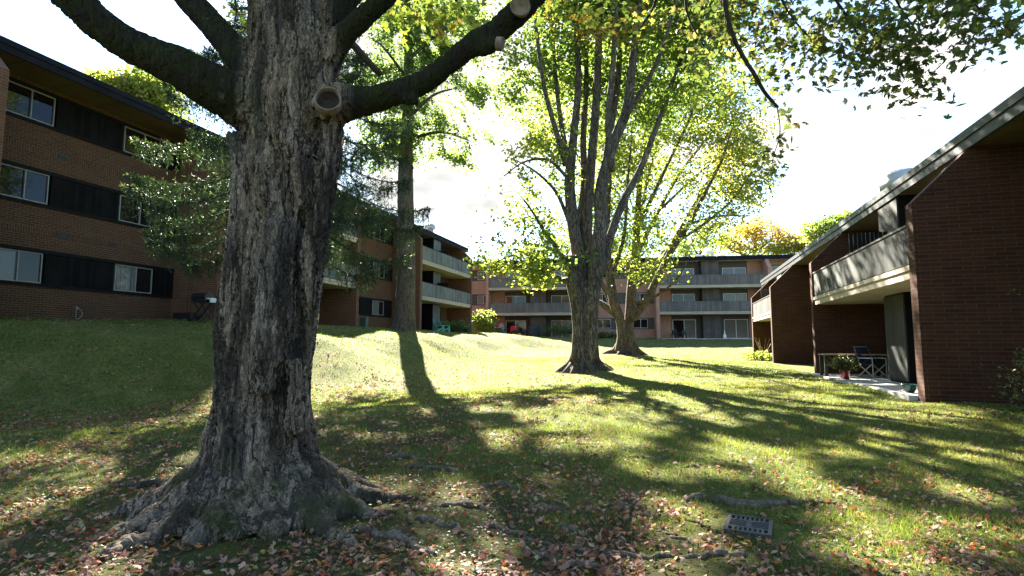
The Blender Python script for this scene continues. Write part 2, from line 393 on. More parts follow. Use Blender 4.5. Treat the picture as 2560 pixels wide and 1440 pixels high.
M = {}
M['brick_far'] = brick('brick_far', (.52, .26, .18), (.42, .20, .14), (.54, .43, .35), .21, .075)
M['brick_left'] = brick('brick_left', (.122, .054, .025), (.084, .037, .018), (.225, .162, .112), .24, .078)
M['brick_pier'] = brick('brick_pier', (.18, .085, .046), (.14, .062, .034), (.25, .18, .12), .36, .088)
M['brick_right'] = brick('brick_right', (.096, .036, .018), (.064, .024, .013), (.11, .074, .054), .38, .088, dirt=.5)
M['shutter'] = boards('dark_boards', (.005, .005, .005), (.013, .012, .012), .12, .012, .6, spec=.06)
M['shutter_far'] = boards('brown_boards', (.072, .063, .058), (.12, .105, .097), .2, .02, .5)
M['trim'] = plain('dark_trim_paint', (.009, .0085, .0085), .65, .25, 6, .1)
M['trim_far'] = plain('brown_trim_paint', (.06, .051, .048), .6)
M['rail'] = boards('weathered_grey_boards', (.018, .02, .018), (.066, .07, .063), .6, .01, 1.0, True)
M['rail_left'] = boards('weathered_green_grey_boards', (.085, .092, .085), (.18, .185, .17), .2, .012, .9, True)
M['rail_far'] = boards('painted_grey_boards', (.10, .092, .087), (.155, .143, .134), .25, .018, .5)
M['concrete'] = seams('pale_concrete', (.34, .29, .22), (.46, .40, .32), 50, .01, .85, .2)
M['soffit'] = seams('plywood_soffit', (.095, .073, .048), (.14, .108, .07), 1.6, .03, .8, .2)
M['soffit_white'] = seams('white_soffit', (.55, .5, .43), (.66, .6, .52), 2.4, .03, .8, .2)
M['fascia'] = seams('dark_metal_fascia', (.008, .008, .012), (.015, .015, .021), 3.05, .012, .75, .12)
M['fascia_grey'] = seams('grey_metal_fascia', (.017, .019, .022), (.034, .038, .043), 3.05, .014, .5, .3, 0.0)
M['fascia_pale'] = seams('pale_grey_metal_fascia', (.23, .26, .29), (.34, .37, .40), 3.05, .014, .4, .5, .2)
M['roof'] = plain('roof_felt', (.10, .10, .10), .9)
M['alu'] = plain('aluminium_frame', (.24, .235, .22), .4, .12, 3, .5)
M['frame_white'] = plain('white_window_frame', (.66, .65, .62), .4, .1, 3, .4)
M['g_dark'] = glass('dark_glass', 'dark'); M['g_blind'] = glass('glass_over_blinds', 'blind')
M['g_vert'] = glass('glass_over_vertical_blinds', 'vert'); M['g_curt'] = glass('glass_over_curtain', 'curt')
M['closet'] = boards('closet_boards', (.028, .029, .025), (.06, .062, .054), .19, .014, .6)
M['closet_left'] = boards('closet_boards_grey', (.09, .10, .10), (.15, .165, .165), .25, .014, .6)
M['patio'] = seams('patio_concrete', (.33, .32, .30), (.48, .46, .43), 3, .012, .85, .2, off=.1)
M['black'] = plain('black_metal', (.012, .012, .013), .45, .2, 5, .4)
M['darkgrey'] = plain('dark_cover', (.035, .036, .042), .7)
M['white'] = plain('white_plastic', (.72, .72, .70), .4, .08)
M['galv'] = plain('galvanised', (.42, .43, .43), .45, .15, 5, .5, .3)
M['iron'] = plain('cast_iron', (.045, .045, .043), .6, .35, 12, .5, .2)
M['teal'] = plain('teal_plastic', (.10, .42, .38), .45, .08)
M['red'] = plain('red_fabric', (.55, .02, .03), .7, .12)
M['redpot'] = plain('red_glazed_pot', (.17, .012, .015), .25, .1, 4, .6)
M['greenpot'] = plain('green_glazed_pot', (.015, .065, .052), .25, .1, 4, .6)
M['greenbox'] = plain('green_painted_steel', (.07, .12, .10), .5, .1)
M['tan'] = plain('tan_wood', (.32, .22, .12), .6)
M['blueweb'] = plain('blue_webbing', (.028, .038, .07), .7)
M['orange'] = plain('orange_pumpkin', (.7, .22, .03), .5, .15)
M['greyfab'] = plain('grey_fabric', (.36, .36, .37), .8)
M['soil'] = plain('potting_soil', (.04, .028, .02), .95)
M['leaf'] = leaf_mat('leaf', (1.75, 1.75, .95), .62); M['leaf_dark'] = leaf_mat('leaf_matte', (1.1, 1.2, .5), .35)
M['needle'] = leaf_mat('needle', (1.2, 1.3, .6), .25, .5)
M['grass'] = leaf_mat('grass_blade', (1.35, 1.4, .6), .42, .5)
M['litter'] = leaf_mat('dry_leaf', (1.2, 1.0, .8), .22, .7)
M['bark2'] = bark('furrowed_maple_bark', (.05, .041, .033), (.20, .17, .132), (.29, .24, .185), 9, .14, 1.0, mossf=.25)
M['bark3'] = bark('brown_maple_bark', (.048, .036, .026), (.22, .165, .112), (.30, .225, .15), 9, .16, .9, mossf=.2)
M['bark1'] = bark('ridged_ash_bark', (.055, .044, .033), (.19, .155, .115), (.24, .20, .15), 13, .09, 1.0)
M['barkbg'] = bark('grey_bark', (.04, .035, .03), (.12, .10, .085), (.16, .135, .11), 6, .2, .5)
M['barktwig'] = bark('twig_bark', (.025, .02, .016), (.06, .05, .042), (.075, .062, .05), 20, .3, .4)

# ------------------------------------------------------------------ the lawn: one sheet to the horizon
def lawn_material():
    m_, g = material('lawn'); o = OB(g)
    soil = g('ShaderNodeAttribute', None, out=2, attribute_name='soil')
    a, b, c_, d = g.noise(o, .35, 5), g.noise(o, 1.6, 6, .65), g.noise(o, 14, 6, .7), g.noise(o, 60, 3, .6)
    gr = g.mix(g.sstep(a, .3, .7), (.075, .105, .018), (.115, .13, .03))
    gr = g.mix(g.sstep(b, .4, .75), gr, (.19, .165, .06))
    gr = g.mix(g.sstep(c_, .38, .62), g.vmul(gr, (.5, .5, .5)), gr); gr = g.mix(g.sstep(d, .5, .75, 0, .7), gr, (.22, .20, .085)); gr = g.mix(g.sstep(g.noise(o, 4.5, 5, .6), .5, .68, 0, .75), gr, (.05, .075, .014))
    mo = g.mix(g.sstep(b, .35, .65), (.05, .042, .022), (.062, .068, .014))
    mo = g.mix(g.sstep(c_, .5, .75), mo, (.095, .07, .045))
    k = g.sstep(g.m('ADD', soil, g.m('MULTIPLY', g.m('SUBTRACT', c_, .5), .8)), .35, .65)
    col = g.mix(k, gr, mo)
    h = g.m('ADD', g.m('MULTIPLY', c_, .7), g.m('MULTIPLY', d, .5))
    finish(g, col, .95, h, .8, .05, .1); return m_
M['lawn'] = lawn_material()
TREE0 = P(660, 1180, 5.35)[:2]
def soil_amt(x, y):
    r = np.hypot(x - TREE0[0], y - TREE0[1])
    s = np.clip(1.25 - r / 5.2, 0, 1) * .8 + (vnoise(x, y, .5, 9) - .5) * .7
    px, py, d = proj(np.stack([x, y, np.zeros_like(x)], 1))
    s += np.clip((py - 1230) / 200, 0, 1) * .35 * (1 - np.clip((px - 1700) / 600, 0, 1)) * (d < 8)
    return np.clip(s, 0, 1)
def axis(lo, hi, bands):
    out = [lo]
    while out[-1] < hi:
        x = out[-1]; st = next((s for a, b, s in bands if a <= x < b), None) or max(2.0, .12 * min(abs(x - bands[0][0]), abs(x - bands[-1][1])) + 2)
        out.append(x + st)
    return np.array(out)
gx_ = axis(-900, 900, [(-36, -16, .5), (-16, 6, .22), (6, 26, .6)]); gy_ = axis(-500, 1400, [(-9, 0, .6), (0, 26, .22), (26, 76, .5)])
X_, Y_ = np.meshgrid(gx_, gy_); V = np.stack([X_.ravel(), Y_.ravel(), gz(X_.ravel(), Y_.ravel())], 1)
nx, ny = len(gx_), len(gy_); I = (np.arange(ny - 1)[:, None] * nx + np.arange(nx - 1)[None]).ravel()
lawn = np_mesh('lawn', V, np.stack([I, I + 1, I + nx + 1, I + nx], 1), M['lawn'], attrs={'soil': soil_amt(V[:, 0], V[:, 1])})
tag(lawn, 'mown grass lawn sloping up to banks', kind='structure')

rng = np.random.default_rng(7)
GRATE = ground_hits([1812, 1922, 1942, 1820], [1288, 1306, 1347, 1338]); GC = GRATE.mean(0)
def free(q):                                 # not inside a building or on a patio
    x, y = q[:, 0], q[:, 1]
    e1 = GRATE[1] - GRATE[0]; e1 = e1 / np.linalg.norm(e1); u_, v_ = (x - GC[0]) * e1[0] + (y - GC[1]) * e1[1], (y - GC[1]) * e1[0] - (x - GC[0]) * e1[1]
    a = math.radians(8.1); s_ = (x + 0.40) * -math.sin(a) + (y - 62.64) * math.cos(a)
    return ~((x > 4.75) & (y > 13.4) | (x > 7.1) | (x < -20.55) | ((x < -18.2) & (((y > 18.7) & (y < 30)) | (y > 38))) | (s_ > -.6) | ((np.abs(u_) < .29) & (np.abs(v_) < .23)))
LITBOOST = None
def grass():
    Q = []
    for dlo, dhi, n in ((2.6, 5, 62000), (5, 9, 95000), (9, 16, 105000), (16, 30, 80000), (30, 58, 50000)):
        d = np.sqrt(rng.uniform(dlo ** 2, dhi ** 2, n)); u = rng.uniform(-.98, .98, n)
        q = np.outer(d, FWD) + np.outer(d * u, RGT); Q.append(np.hstack([q, d[:, None]]))
    Q = np.concatenate(Q); Q = Q[free(Q)]
    s = soil_amt(Q[:, 0], Q[:, 1]); pn = vnoise(Q[:, 0], Q[:, 1], 3.0, 21)
    Q = Q[(rng.random(len(Q)) > s * 1.05 + (pn - .5) * .4)]
    n = len(Q); z = gz(Q[:, 0], Q[:, 1]); d = Q[:, 3]
    th = rng.uniform(0, 2 * np.pi, n); wd = np.maximum(.0055, d * .0010) * rng.uniform(.7, 1.3, n)
    hh = rng.uniform(.03, .062, n) * np.where(d > 16, 1.15, 1); hh *= .55 + .95 * vnoise(Q[:, 0], Q[:, 1], 4.1, 17); lean = rng.normal(0, .45, (n, 2)) * hh[:, None]
    tall = rng.random(n) < .02; hh[tall] *= 1.7
    p = np.stack([Q[:, 0], Q[:, 1], z - .004], 1); t = np.stack([np.cos(th), np.sin(th), 0 * th], 1) * wd[:, None] / 2
    tip = p.copy(); tip[:, :2] += lean; tip[:, 2] += hh
    V = np.stack([p - t, p + t, tip], 1).reshape(-1, 3); F = np.arange(3 * n).reshape(-1, 3)
    b = vnoise(Q[:, 0], Q[:, 1], .45, 4)[:, None]; r = rng.random((n, 1))
    b2 = vnoise(Q[:, 0], Q[:, 1], 3.2, 14)[:, None]; b3_ = vnoise(Q[:, 0], Q[:, 1], 9.0, 15)[:, None]
    c = ((1 - b) * np.array([.085, .135, .02]) + b * np.array([.16, .17, .04])) * (.45 + .7 * b2 + .45 * b3_)
    c = np.where(r > .86, np.array([.30, .25, .11]), c) * rng.uniform(.7, 1.3, (n, 1))
    o = np_mesh('grass_blades', V, F, M['grass'], smooth=False, col=np.repeat(c, 3, 0)); tag(o, 'short green grass blades over the lawn', 'grass', kind='stuff')
grass()

# leaf outlines: (x, y) maple leaf, tip towards +y
def maple_outline():
    half = [(0, 1.0), (.10, .72), (.24, .66), (.17, .42), (.52, .55), (.62, .40), (.90, .34), (.56, .08), (.60, -.06), (.33, -.14), (.20, -.30), (.03, -.26)]
    return np.array(half + [(-x, y) for x, y in half[::-1] if x > 0.02])
MO = maple_outline()
MAPLE_V = np.vstack([[0, .1, .06], np.hstack([MO, (-.28 * (MO ** 2).sum(1) + .04)[:, None]])]) * .5
MAPLE_F = np.array([[0, i + 1, (i + 1) % len(MO) + 1] for i in range(len(MO))])
FIVE = np.array([(0, 1.0), (.20, .45), (.85, .42), (.42, -.02), (.30, -.32), (-.30, -.32), (-.42, -.02), (-.85, .42), (-.20, .45)])
FIVE_V = np.vstack([[0, .1, .07], np.hstack([FIVE, (-.22 * (FIVE ** 2).sum(1))[:, None]])]) * .5
FIVE_F = np.array([[0, i + 1, (i + 1) % 9 + 1] for i in range(9)])
TRI_V = np.array([(0, -.45, 0), (.5, .12, -.08), (0, .6, .02), (-.5, .12, -.08), (0, 0, .06)]); TRI_F = np.array([[4, 0, 1], [4, 1, 2], [4, 2, 3], [4, 3, 0]])
def rot_from(nrm, spin):
    nrm = nrm / np.linalg.norm(nrm, axis=1)[:, None]
    a = np.where(np.abs(nrm[:, 2:3]) < .9, np.array([[0, 0, 1.0]]), np.array([[0, 1.0, 0]]))
    t = np.cross(a, nrm); t /= np.linalg.norm(t, axis=1)[:, None]; b = np.cross(nrm, t)
    c_, s_ = np.cos(spin)[:, None], np.sin(spin)[:, None]
    return t * c_ + b * s_, b * c_ - t * s_, nrm
def leaf_arrays(C, nrm, size, spin, tv, tf, c):
    t, b, n = rot_from(nrm, spin); sz_ = size[:, None, None]
    V = C[:, None] + sz_ * (tv[None, :, 0:1] * t[:, None] + tv[None, :, 1:2] * b[:, None] + tv[None, :, 2:3] * n[:, None])
    F = tf[None] + (np.arange(len(C)) * len(tv))[:, None, None]
    return V.reshape(-1, 3), F.reshape(-1, tf.shape[1]), np.repeat(c, len(tv), 0)
def litter():
    q = []
    def sc_(n, x0, x1, y0, y1): q.append(ground_hits(rng.uniform(x0, x1, n), rng.uniform(y0, y1, n)))
    sc_(5000, -60, 1700, 1230, 1500); sc_(2700, 1500, 2620, 1200, 1500); sc_(4200, -60, 1500, 1080, 1240); sc_(1500, 780, 1500, 990, 1110); sc_(1500, -60, 560, 960, 1120)
    sc_(4600, 0, 560, 800, 985); sc_(2600, 780, 1500, 930, 1010); sc_(1800, 1300, 2600, 1000, 1240); sc_(900, 900, 2100, 925, 1010); sc_(700, 800, 1450, 835, 930)
    for k in range(70):                      # drifts
        cx, cy = rng.uniform(0, 2400), rng.uniform(1080, 1430); n = rng.integers(8, 30)
        q.append(ground_hits(rng.normal(cx, 55, n), np.clip(rng.normal(cy, 14, n), 900, 1500)))
    q = np.concatenate(q); q = q[free(q)]; q = q[rng.random(len(q)) < np.clip(vnoise(q[:, 0], q[:, 1], 1.9, 41) * 1.2 + vnoise(q[:, 0], q[:, 1], 5.5, 43) * .9 - .45, .12, 1)]; n = len(q); d = q @ FWD
    pal = np.array([(.40, .21, .155), (.33, .16, .11), (.24, .105, .06), (.46, .27, .20), (.38, .12, .035), (.48, .2, .05), (.14, .065, .04), (.42, .30, .20), (.42, .05, .02), (.5, .36, .06), (.25, .27, .11), (.09, .05, .035)])
    pr = np.array([.13, .15, .19, .08, .07, .05, .16, .06, .02, .02, .025, .07]); pr /= pr.sum()
    c = pal[rng.choice(len(pal), n, p=pr)] * rng.uniform(.7, 1.2, (n, 1))
    nr = rng.normal(0, .42, (n, 3)); nr[:, 2] = 1; q[:, 2] += rng.uniform(.008, .04, n)
    s = rng.uniform(.036, .088, n) * np.where(d > 9, 1.3, 1)
    Vs, Fs, Cs, off = [], [], [], 0
    for curl in (0.6, 1.6, 2.8):
        k = rng.choice(3, n) if curl == .6 else k
    for j, curl in enumerate((.6, 1.8, 3.2)):
        mk = k == j; tv = MAPLE_V.copy(); tv[:, 2] *= curl * (1 if j != 1 else -1)
        V, F, cc = leaf_arrays(q[mk], nr[mk], s[mk], rng.uniform(0, 6.28, mk.sum()), tv, MAPLE_F, c[mk])
        Vs.append(V); Fs.append(F + off); Cs.append(cc); off += len(V)
    o = np_mesh('fallen_leaves', np.concatenate(Vs), np.concatenate(Fs), M['litter'], smooth=False, col=np.concatenate(Cs))
    tag(o, 'pink, brown and orange fallen maple leaves on the grass', 'leaf litter', kind='stuff')
litter()
def clover():
    q = np.concatenate([ground_hits(rng.uniform(-80, 2640, n), rng.uniform(a, b_, n)) for n, a, b_ in ((5200, 1250, 1520), (3600, 1120, 1260), (2400, 1000, 1130))]); q = q[free(q)]
    q = q[vnoise(q[:, 0], q[:, 1], 1.4, 61) + .4 * rng.random(len(q)) > .68]; n = len(q)
    q[:, 2] += rng.uniform(.012, .045, n); nr = rng.normal(0, .35, (n, 3)); nr[:, 2] = 1
    c = np.array([[.05, .095, .022]]) * rng.uniform(.6, 1.7, (n, 1)) + rng.uniform(0, .012, (n, 3))
    V, F, cc = leaf_arrays(q, nr, rng.uniform(.02, .045, n), rng.uniform(0, 6.28, n), FIVE_V, FIVE_F, c)
    tag(np_mesh('ground_weeds', V, F, M['leaf_dark'], smooth=False, col=cc), 'small green weed and clover leaves among the fallen leaves', 'weeds', kind='stuff')
clover()

# ------------------------------------------------------------------ buildings
random.seed(5)
def window(root, s0, s1, z0, z1, d, kinds, name='window', fr=.036, mull=.5, fm='alu'):
    mb = MB(); a, b = min(s0, s1), max(s0, s1)
    mb.box(a, b, d - .05, d + .03, z0, z0 + fr).box(a, b, d - .05, d + .03, z1 - fr, z1)
    mb.box(a, a + fr, d - .05, d + .03, z0 + fr, z1 - fr).box(b - fr, b, d - .05, d + .03, z0 + fr, z1 - fr)
    m_ = a + (b - a) * mull
    mb.box(m_ - fr * .5, m_ + fr * .5, d - .05, d + .034, z0 + fr, z1 - fr)
    f = mb.build(name, M[fm], root)
    for k, (p, q) in enumerate(((a + fr, m_ - fr * .5), (m_ + fr * .5, b - fr))):
        MB().box(p, q, d - .035, d - .012 - .012 * k, z0 + fr, z1 - fr).build('pane', M['g_' + kinds[k]], f)
    return f
KINDS = [('dark', 'dark'), ('dark', 'blind'), ('vert', 'dark'), ('blind', 'blind'), ('vert', 'vert'), ('dark', 'curt')]

def building(label, loc, rot, sg, segs, piers, floors, soffit, top, D, T, fl_z, roof, over=1.42, ptop=None, vents=(), closet_w=1.55, closets=True, kinds=None, depth=12, glow=.0):
    """local x runs along the facade, y out towards the court, z up from eye level.
       segs: (kind, a, b[, pattern]) in metres along; sg turns a measured 'along' into local x"""
    root = empty('apartment_building', loc, label, 'building', rz=rot)
    S = lambda a: sg * a
    lo, hi = min(min(x[1], x[2]) for x in segs), max(max(x[1], x[2]) for x in segs)
    wall = MB(); wall.box(S(lo), S(hi), -depth, -.2, fl_z - 1.5, soffit)
    nf = len(floors); storey = floors[1] - floors[0]; ki = 0
    for seg in segs:
        kind, a, b = seg[:3]
        if kind == 'win':
            edges = [fl_z - 1.5]
            for f in floors: edges += [f + 1.08, f + 2.34]
            edges.append(soffit)
            for k in range(0, len(edges), 2):
                z0, z1 = edges[k], edges[k + 1]
                if 0 < k // 2 < nf:
                    fz = floors[k // 2]
                    wall.box(S(a), S(b), -.15, 0, z0, fz + .12); wall.box(S(a), S(b), -.15, .004, fz + .12, fz + .36, True); wall.box(S(a), S(b), -.15, 0, fz + .36, z1)
                else: wall.box(S(a), S(b), -.15, 0, z0, z1)
            for fi, f in enumerate(floors):
                tr = MB(); tr.box(S(a), S(b), -.15, .05, f + 1.08, f + 1.19).box(S(a), S(b), -.15, .06, f + 2.22, f + 2.34); tr.box(S(a), S(b), -.18, -.06, f + 1.19, f + 2.22)
                tr.build('window_surround', M[T['trim']], root)
                for (kd, p, q) in seg[3]:
                    if kd == 'sh': MB().box(S(p), S(q), -.05, .035, f + 1.20, f + 2.21).build('shutter', M[T['shutter']], root)
                    else:
                        kk = (kinds or {}).get((fi, round(p, 1))) or random.choice(KINDS)
                        window(root, S(p), S(q), f + 1.195, f + 2.215, .0, kk, mull=.45, fm=T.get('fm', 'alu'))
            for (va, vf) in vents:
                if a < va < b: MB().box(S(va - .16), S(va + .16), .0, .012, floors[vf] + .14, floors[vf] + .3).build('vent_grille', M['black'], root)
        else:
            W_ = b - a; bw = 1.5 if W_ > 8.5 else 1.0; cm = (a + b) / 2 + (seg[3] if len(seg) > 3 else 0)
            for fi, f in enumerate(floors):
                zt = floors[fi + 1] - .27 if fi < nf - 1 else soffit
                z0 = f if fi else fl_z - 1.5
                wall.box(S(a), S(a + bw), -.15, 0, z0, zt); wall.box(S(b - bw), S(b), -.15, 0, z0, zt)
                hd = MB(); hd.box(S(a + bw), S(b - bw), -.15, .0, f + 2.13, zt)
                hd.box(S(a + bw), S(a + bw + .12), -.15, .0, f - .2, f + 2.13).box(S(b - bw - .12), S(b - bw), -.15, .0, f - .2, f + 2.13)
                for sd in (-1, 1):
                    dx0 = (a + bw + .12) if sd < 0 else (cm + closet_w / 2 + .55); dx1 = (cm - closet_w / 2 - .55) if sd < 0 else (b - bw - .12)
                    dw = min(2.5, dx1 - dx0)
                    if sd < 0: dx1 = dx0 + dw; hd.box(S(dx1), S(cm - closet_w / 2), -.15, 0, f - .2, f + 2.13)
                    else: dx0 = dx1 - dw; hd.box(S(cm + closet_w / 2), S(dx0), -.15, 0, f - .2, f + 2.13)
                    kk = (kinds or {}).get((fi, 'd', sd)) or random.choice(KINDS)
                    window(root, S(dx0), S(dx1), f + .03, f + 2.12, -.05, kk, name='sliding_door', fr=.055, fm=T.get('fm', 'alu'))
                    MB().box(S(dx0), S(dx1), -.15, .02, f - .15, f + .028).build('door_sill', M['concrete'], root)
                hd.build('door_surround', M[T['trim']], root)
                c_ = MB(); cd = T.get('cd', 1.24); c_.box(S(cm - closet_w / 2), S(cm + closet_w / 2), .001, cd - .04, f - .25 if fi == 0 else f, zt)
                c_ = c_.build('storage_closet', M[T['trim']], root)
                MB().box(S(cm - closet_w / 2 + .04), S(cm + closet_w / 2 - .04), cd - .038, cd, f + .04, zt - .06).build('closet_door', M[T['closet']], c_)
                if fi > 0:
                    sb = MB(); sb.box(S(a), S(b), .0, D - .06, f - .27, f - .03); sb.box(S(a), S(b), D - .2, D - .02, f - .09, f + .02)
                    sb = sb.build('balcony_slab', M['concrete'], root)
                    rl = MB(); rl.box(S(a) + .02 * (1 if S(b) > S(a) else -1), S(b) - .02 * (1 if S(b) > S(a) else -1), D - .11, D - .055, f + .05, f + T.get('rh', 1.08))
                    rl = rl.build('balcony_railing', M[T['rail']], root)
                    MB().box(S(a), S(b), D - .135, D - .03, f + T.get('rh', 1.08), f + T.get('rh', 1.08) + .045).build('handrail', M[T['railcap']], rl)
                    if T.get('divider'):
                        dv = MB()
                        for k in range(9): dv.box(S(cm) - .03, S(cm) + .03, cd + .05 + k * .11, cd + .14 + k * .11, f, f + 1.55)
                        dv.build('balcony_divider', M[T['trim']], root)
    wall.build('wall', M[T['brick']], root)
    z_ = ptop if ptop is not None else soffit - .95
    for (a, b) in piers:
        pr = MB(); pr.prism_yz([(-.2, fl_z - 1.5), (D, fl_z - 1.5), (D, z_), (D - (soffit - z_), soffit - .002), (-.2, soffit - .002)], S(a), S(b))
        pr.build('pier', M[T['pier']], root)
    ra, rb = roof
    MB().box(S(ra), S(rb), -depth - 1, over - .06, soffit + .02, top - .03).build('roof', M['roof'], root)
    MB().box(S(ra), S(rb), -.19, over - .02, soffit - .001, soffit + .019).build('soffit', M[T['soffit']], root)
    fs = MB(); fs.box(S(ra) , S(rb), over - .06, over, soffit - .03, soffit + (top - soffit) * .52); fs.box(S(ra), S(rb), over - .06, over + .035, soffit + (top - soffit) * .52, top)
    for e, sgn in ((ra, -1), (rb, 1)): fs.box(S(e), S(e + sgn * .04), -depth - 1, over + .035, soffit - .03, top)
    fs.build('fascia', M[T['fascia']], root)
    return root

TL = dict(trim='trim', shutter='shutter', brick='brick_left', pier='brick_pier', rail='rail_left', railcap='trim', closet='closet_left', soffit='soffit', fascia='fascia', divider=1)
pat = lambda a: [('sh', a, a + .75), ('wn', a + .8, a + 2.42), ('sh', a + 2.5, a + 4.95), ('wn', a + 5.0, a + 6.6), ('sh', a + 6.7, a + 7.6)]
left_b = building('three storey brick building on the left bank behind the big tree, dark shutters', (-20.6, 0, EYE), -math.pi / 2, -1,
    [('bay', 0, 10.5), ('win', 10.8, 18.8, [('sh', 10.85, 11.95)] + pat(11.2)[1:]), ('bay', 19.1, 29.4), ('win', 29.7, 38.05, [('sh', 30.0, 33.5), ('sh', 33.55, 35.2), ('wn', 35.25, 36.85), ('sh', 36.9, 38.05)]), ('bay', 38.4, 48.9)],
    [(-.3, 0), (10.5, 10.8), (18.8, 19.1), (29.4, 29.7), (38.05, 38.4), (48.9, 49.25)], [.80, 3.52, 6.28], 8.78, 9.16, 2.35, TL, .8, (-3, 50.5),
    vents=((14.2, 1), (16.0, 1), (14.0, 2), (16.4, 2), (33.6, 1)),
    kinds={(0, 12.0): ('dark', 'blind'), (0, 16.2): ('dark', 'curt'), (1, 12.0): ('dark', 'dark'), (1, 16.2): ('dark', 'dark'), (2, 12.0): ('dark', 'dark'), (2, 16.2): ('dark', 'dark'), (0, 35.2): ('dark', 'blind'), (1, 35.2): ('dark', 'curt')})
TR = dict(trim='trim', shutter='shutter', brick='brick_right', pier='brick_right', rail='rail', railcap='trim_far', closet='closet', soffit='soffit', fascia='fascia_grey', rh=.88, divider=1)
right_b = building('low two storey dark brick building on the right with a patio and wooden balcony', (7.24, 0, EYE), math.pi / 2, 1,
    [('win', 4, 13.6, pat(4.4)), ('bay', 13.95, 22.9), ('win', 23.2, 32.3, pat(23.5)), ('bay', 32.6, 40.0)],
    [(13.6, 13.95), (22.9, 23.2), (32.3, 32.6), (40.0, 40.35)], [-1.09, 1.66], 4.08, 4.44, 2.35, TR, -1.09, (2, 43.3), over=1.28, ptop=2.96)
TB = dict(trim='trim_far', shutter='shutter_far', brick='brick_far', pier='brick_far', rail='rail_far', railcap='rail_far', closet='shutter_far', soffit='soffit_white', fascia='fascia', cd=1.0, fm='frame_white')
a8 = math.radians(8.1); nB = np.array([-math.sin(a8), math.cos(a8)]); B0 = np.array([-0.40, 62.64]) + nB * 2.35
K = 1.037
kb = lambda L: [(k_, p * K, q * K) for k_, p, q in L]
back_b = building('long three storey brick building across the far end of the court, grey balconies', (B0[0], B0[1], EYE), math.pi + a8, -1,
    [('win', -30 * K, -19.6 * K, kb([('sh', -29, -23), ('sh', -21.8, -21.0), ('wn', -20.95, -19.7)])), ('bay', -19.3 * K, -8.75 * K), ('win', -8.45 * K, -1.5 * K, kb([('sh', -8.4, -8.1), ('wn', -8.05, -6.1), ('sh', -6.0, -3.9), ('wn', -3.85, -2.2), ('sh', -2.15, -1.55)])),
     ('bay', -1.15 * K, 9.7 * K), ('win', 10.05 * K, 18 * K, kb([('sh', 10.1, 10.7), ('wn', 10.75, 12.6), ('sh', 12.7, 17.8)])), ('bay', 18.3 * K, 28 * K)],
    [(-19.6 * K, -19.3 * K), (-8.75 * K, -8.45 * K), (-1.5 * K, -1.15 * K), (9.7 * K, 10.05 * K), (18 * K, 18.3 * K)], [.45, 3.32, 6.17], 9.0, 9.42, 2.35, TB, .4, (-32, 31), closet_w=1.85,
    kinds={(0, 'd', -1): ('vert', 'dark'), (0, 'd', 1): ('vert', 'vert'), (1, 'd', -1): ('dark', 'dark'), (1, 'd', 1): ('vert', 'blind'), (2, 'd', -1): ('vert', 'vert'), (2, 'd', 1): ('blind', 'blind')})

patio = MB().box(4.72, 7.1, 13.96, 22.9, -1.45, -1.11).build('patio', M['patio']); patio.location.z = EYE; tag(patio, 'pale concrete patio slab', kind='structure')

# ------------------------------------------------------------------ sun flecks: gaps in the crowns, found by following the sun from the lawn
LIT = [(1470, 1045, 135, 42, 0), (1210, 962, 130, 12, 4), (1150, 900, 300, 42, -3), (1130, 862, 260, 34, 0), (1700, 897, 260, 9, 1), (1880, 1125, 120, 13, 17), (2040, 1235, 245, 24, 23),
       (2200, 1087, 55, 12, 0), (2240, 1385, 190, 50, 14), (2420, 1240, 90, 18, 8), (950, 937, 75, 12, 0), (860, 945, 40, 9, 0),
       (1715, 1010, 90, 18, 22), (1480, 1112, 110, 14, 0), (1250, 1095, 70, 12, 0), (1330, 1075, 60, 10, 0), (2000, 1190, 50, 8, 20), (1900, 955, 160, 6, 2), (2330, 1310, 80, 14, 20), (1680, 930, 140, 6, 3), (2060, 1000, 70, 6, 5), (1650, 1075, 50, 8, 0)]
def sun_foot(C):
    Q = C.copy(); zt = np.full(len(C), .1)
    for _ in range(3):
        t = (C[:, 2] - zt) / SUNV[2]; Q = C - SUNV[None] * t[:, None]; zt = gzf(Q[:, 0], Q[:, 1])
    Q[:, 2] = zt; return Q
def in_lit(C, grow=1.0):
    S = sun_foot(C); px, py, d = proj(S); r = np.zeros(len(C), bool); nz1 = vnoise(S[:, 0], S[:, 1], 1.6, 71); nz2 = vnoise(S[:, 0], S[:, 1], 4.5, 72)
    for cx, cy, a, b, rot in LIT:
        t = math.radians(rot); dx, dy = px - cx, py - cy
        e = (dx * math.cos(t) + dy * math.sin(t)) / (a * grow), (-dx * math.sin(t) + dy * math.cos(t)) / ((b + 3) * grow)
        r |= (e[0] ** 2 + e[1] ** 2 + (nz1 - .5) * 1.5 + (nz2 - .5) * .9 < 1) & (d > .5)
    fl = vnoise(S[:, 0], S[:, 1], 1.5, 73) * .55 + vnoise(S[:, 0], S[:, 1], 3.6, 74) * .45   # small flecks over the near lawn
    r |= (fl > .635) & (py > 925) & (py < 1700)
    for c, rad in LITPTS:                    # clumps of leaves that catch the sun
        v = C - c; t = v @ SUNV; q = v - t[:, None] * SUNV
        r |= (t > 1.3) & ((q ** 2).sum(1) < rad * rad)
    return r
LITPTS = [(P(1350, 690, 18.8), .75), (P(1240, 655, 18.6), .55), (P(1320, 500, 20.3), .8), (P(1660, 670, 30), 1.0), (P(1800, 430, 31), 1.3)]

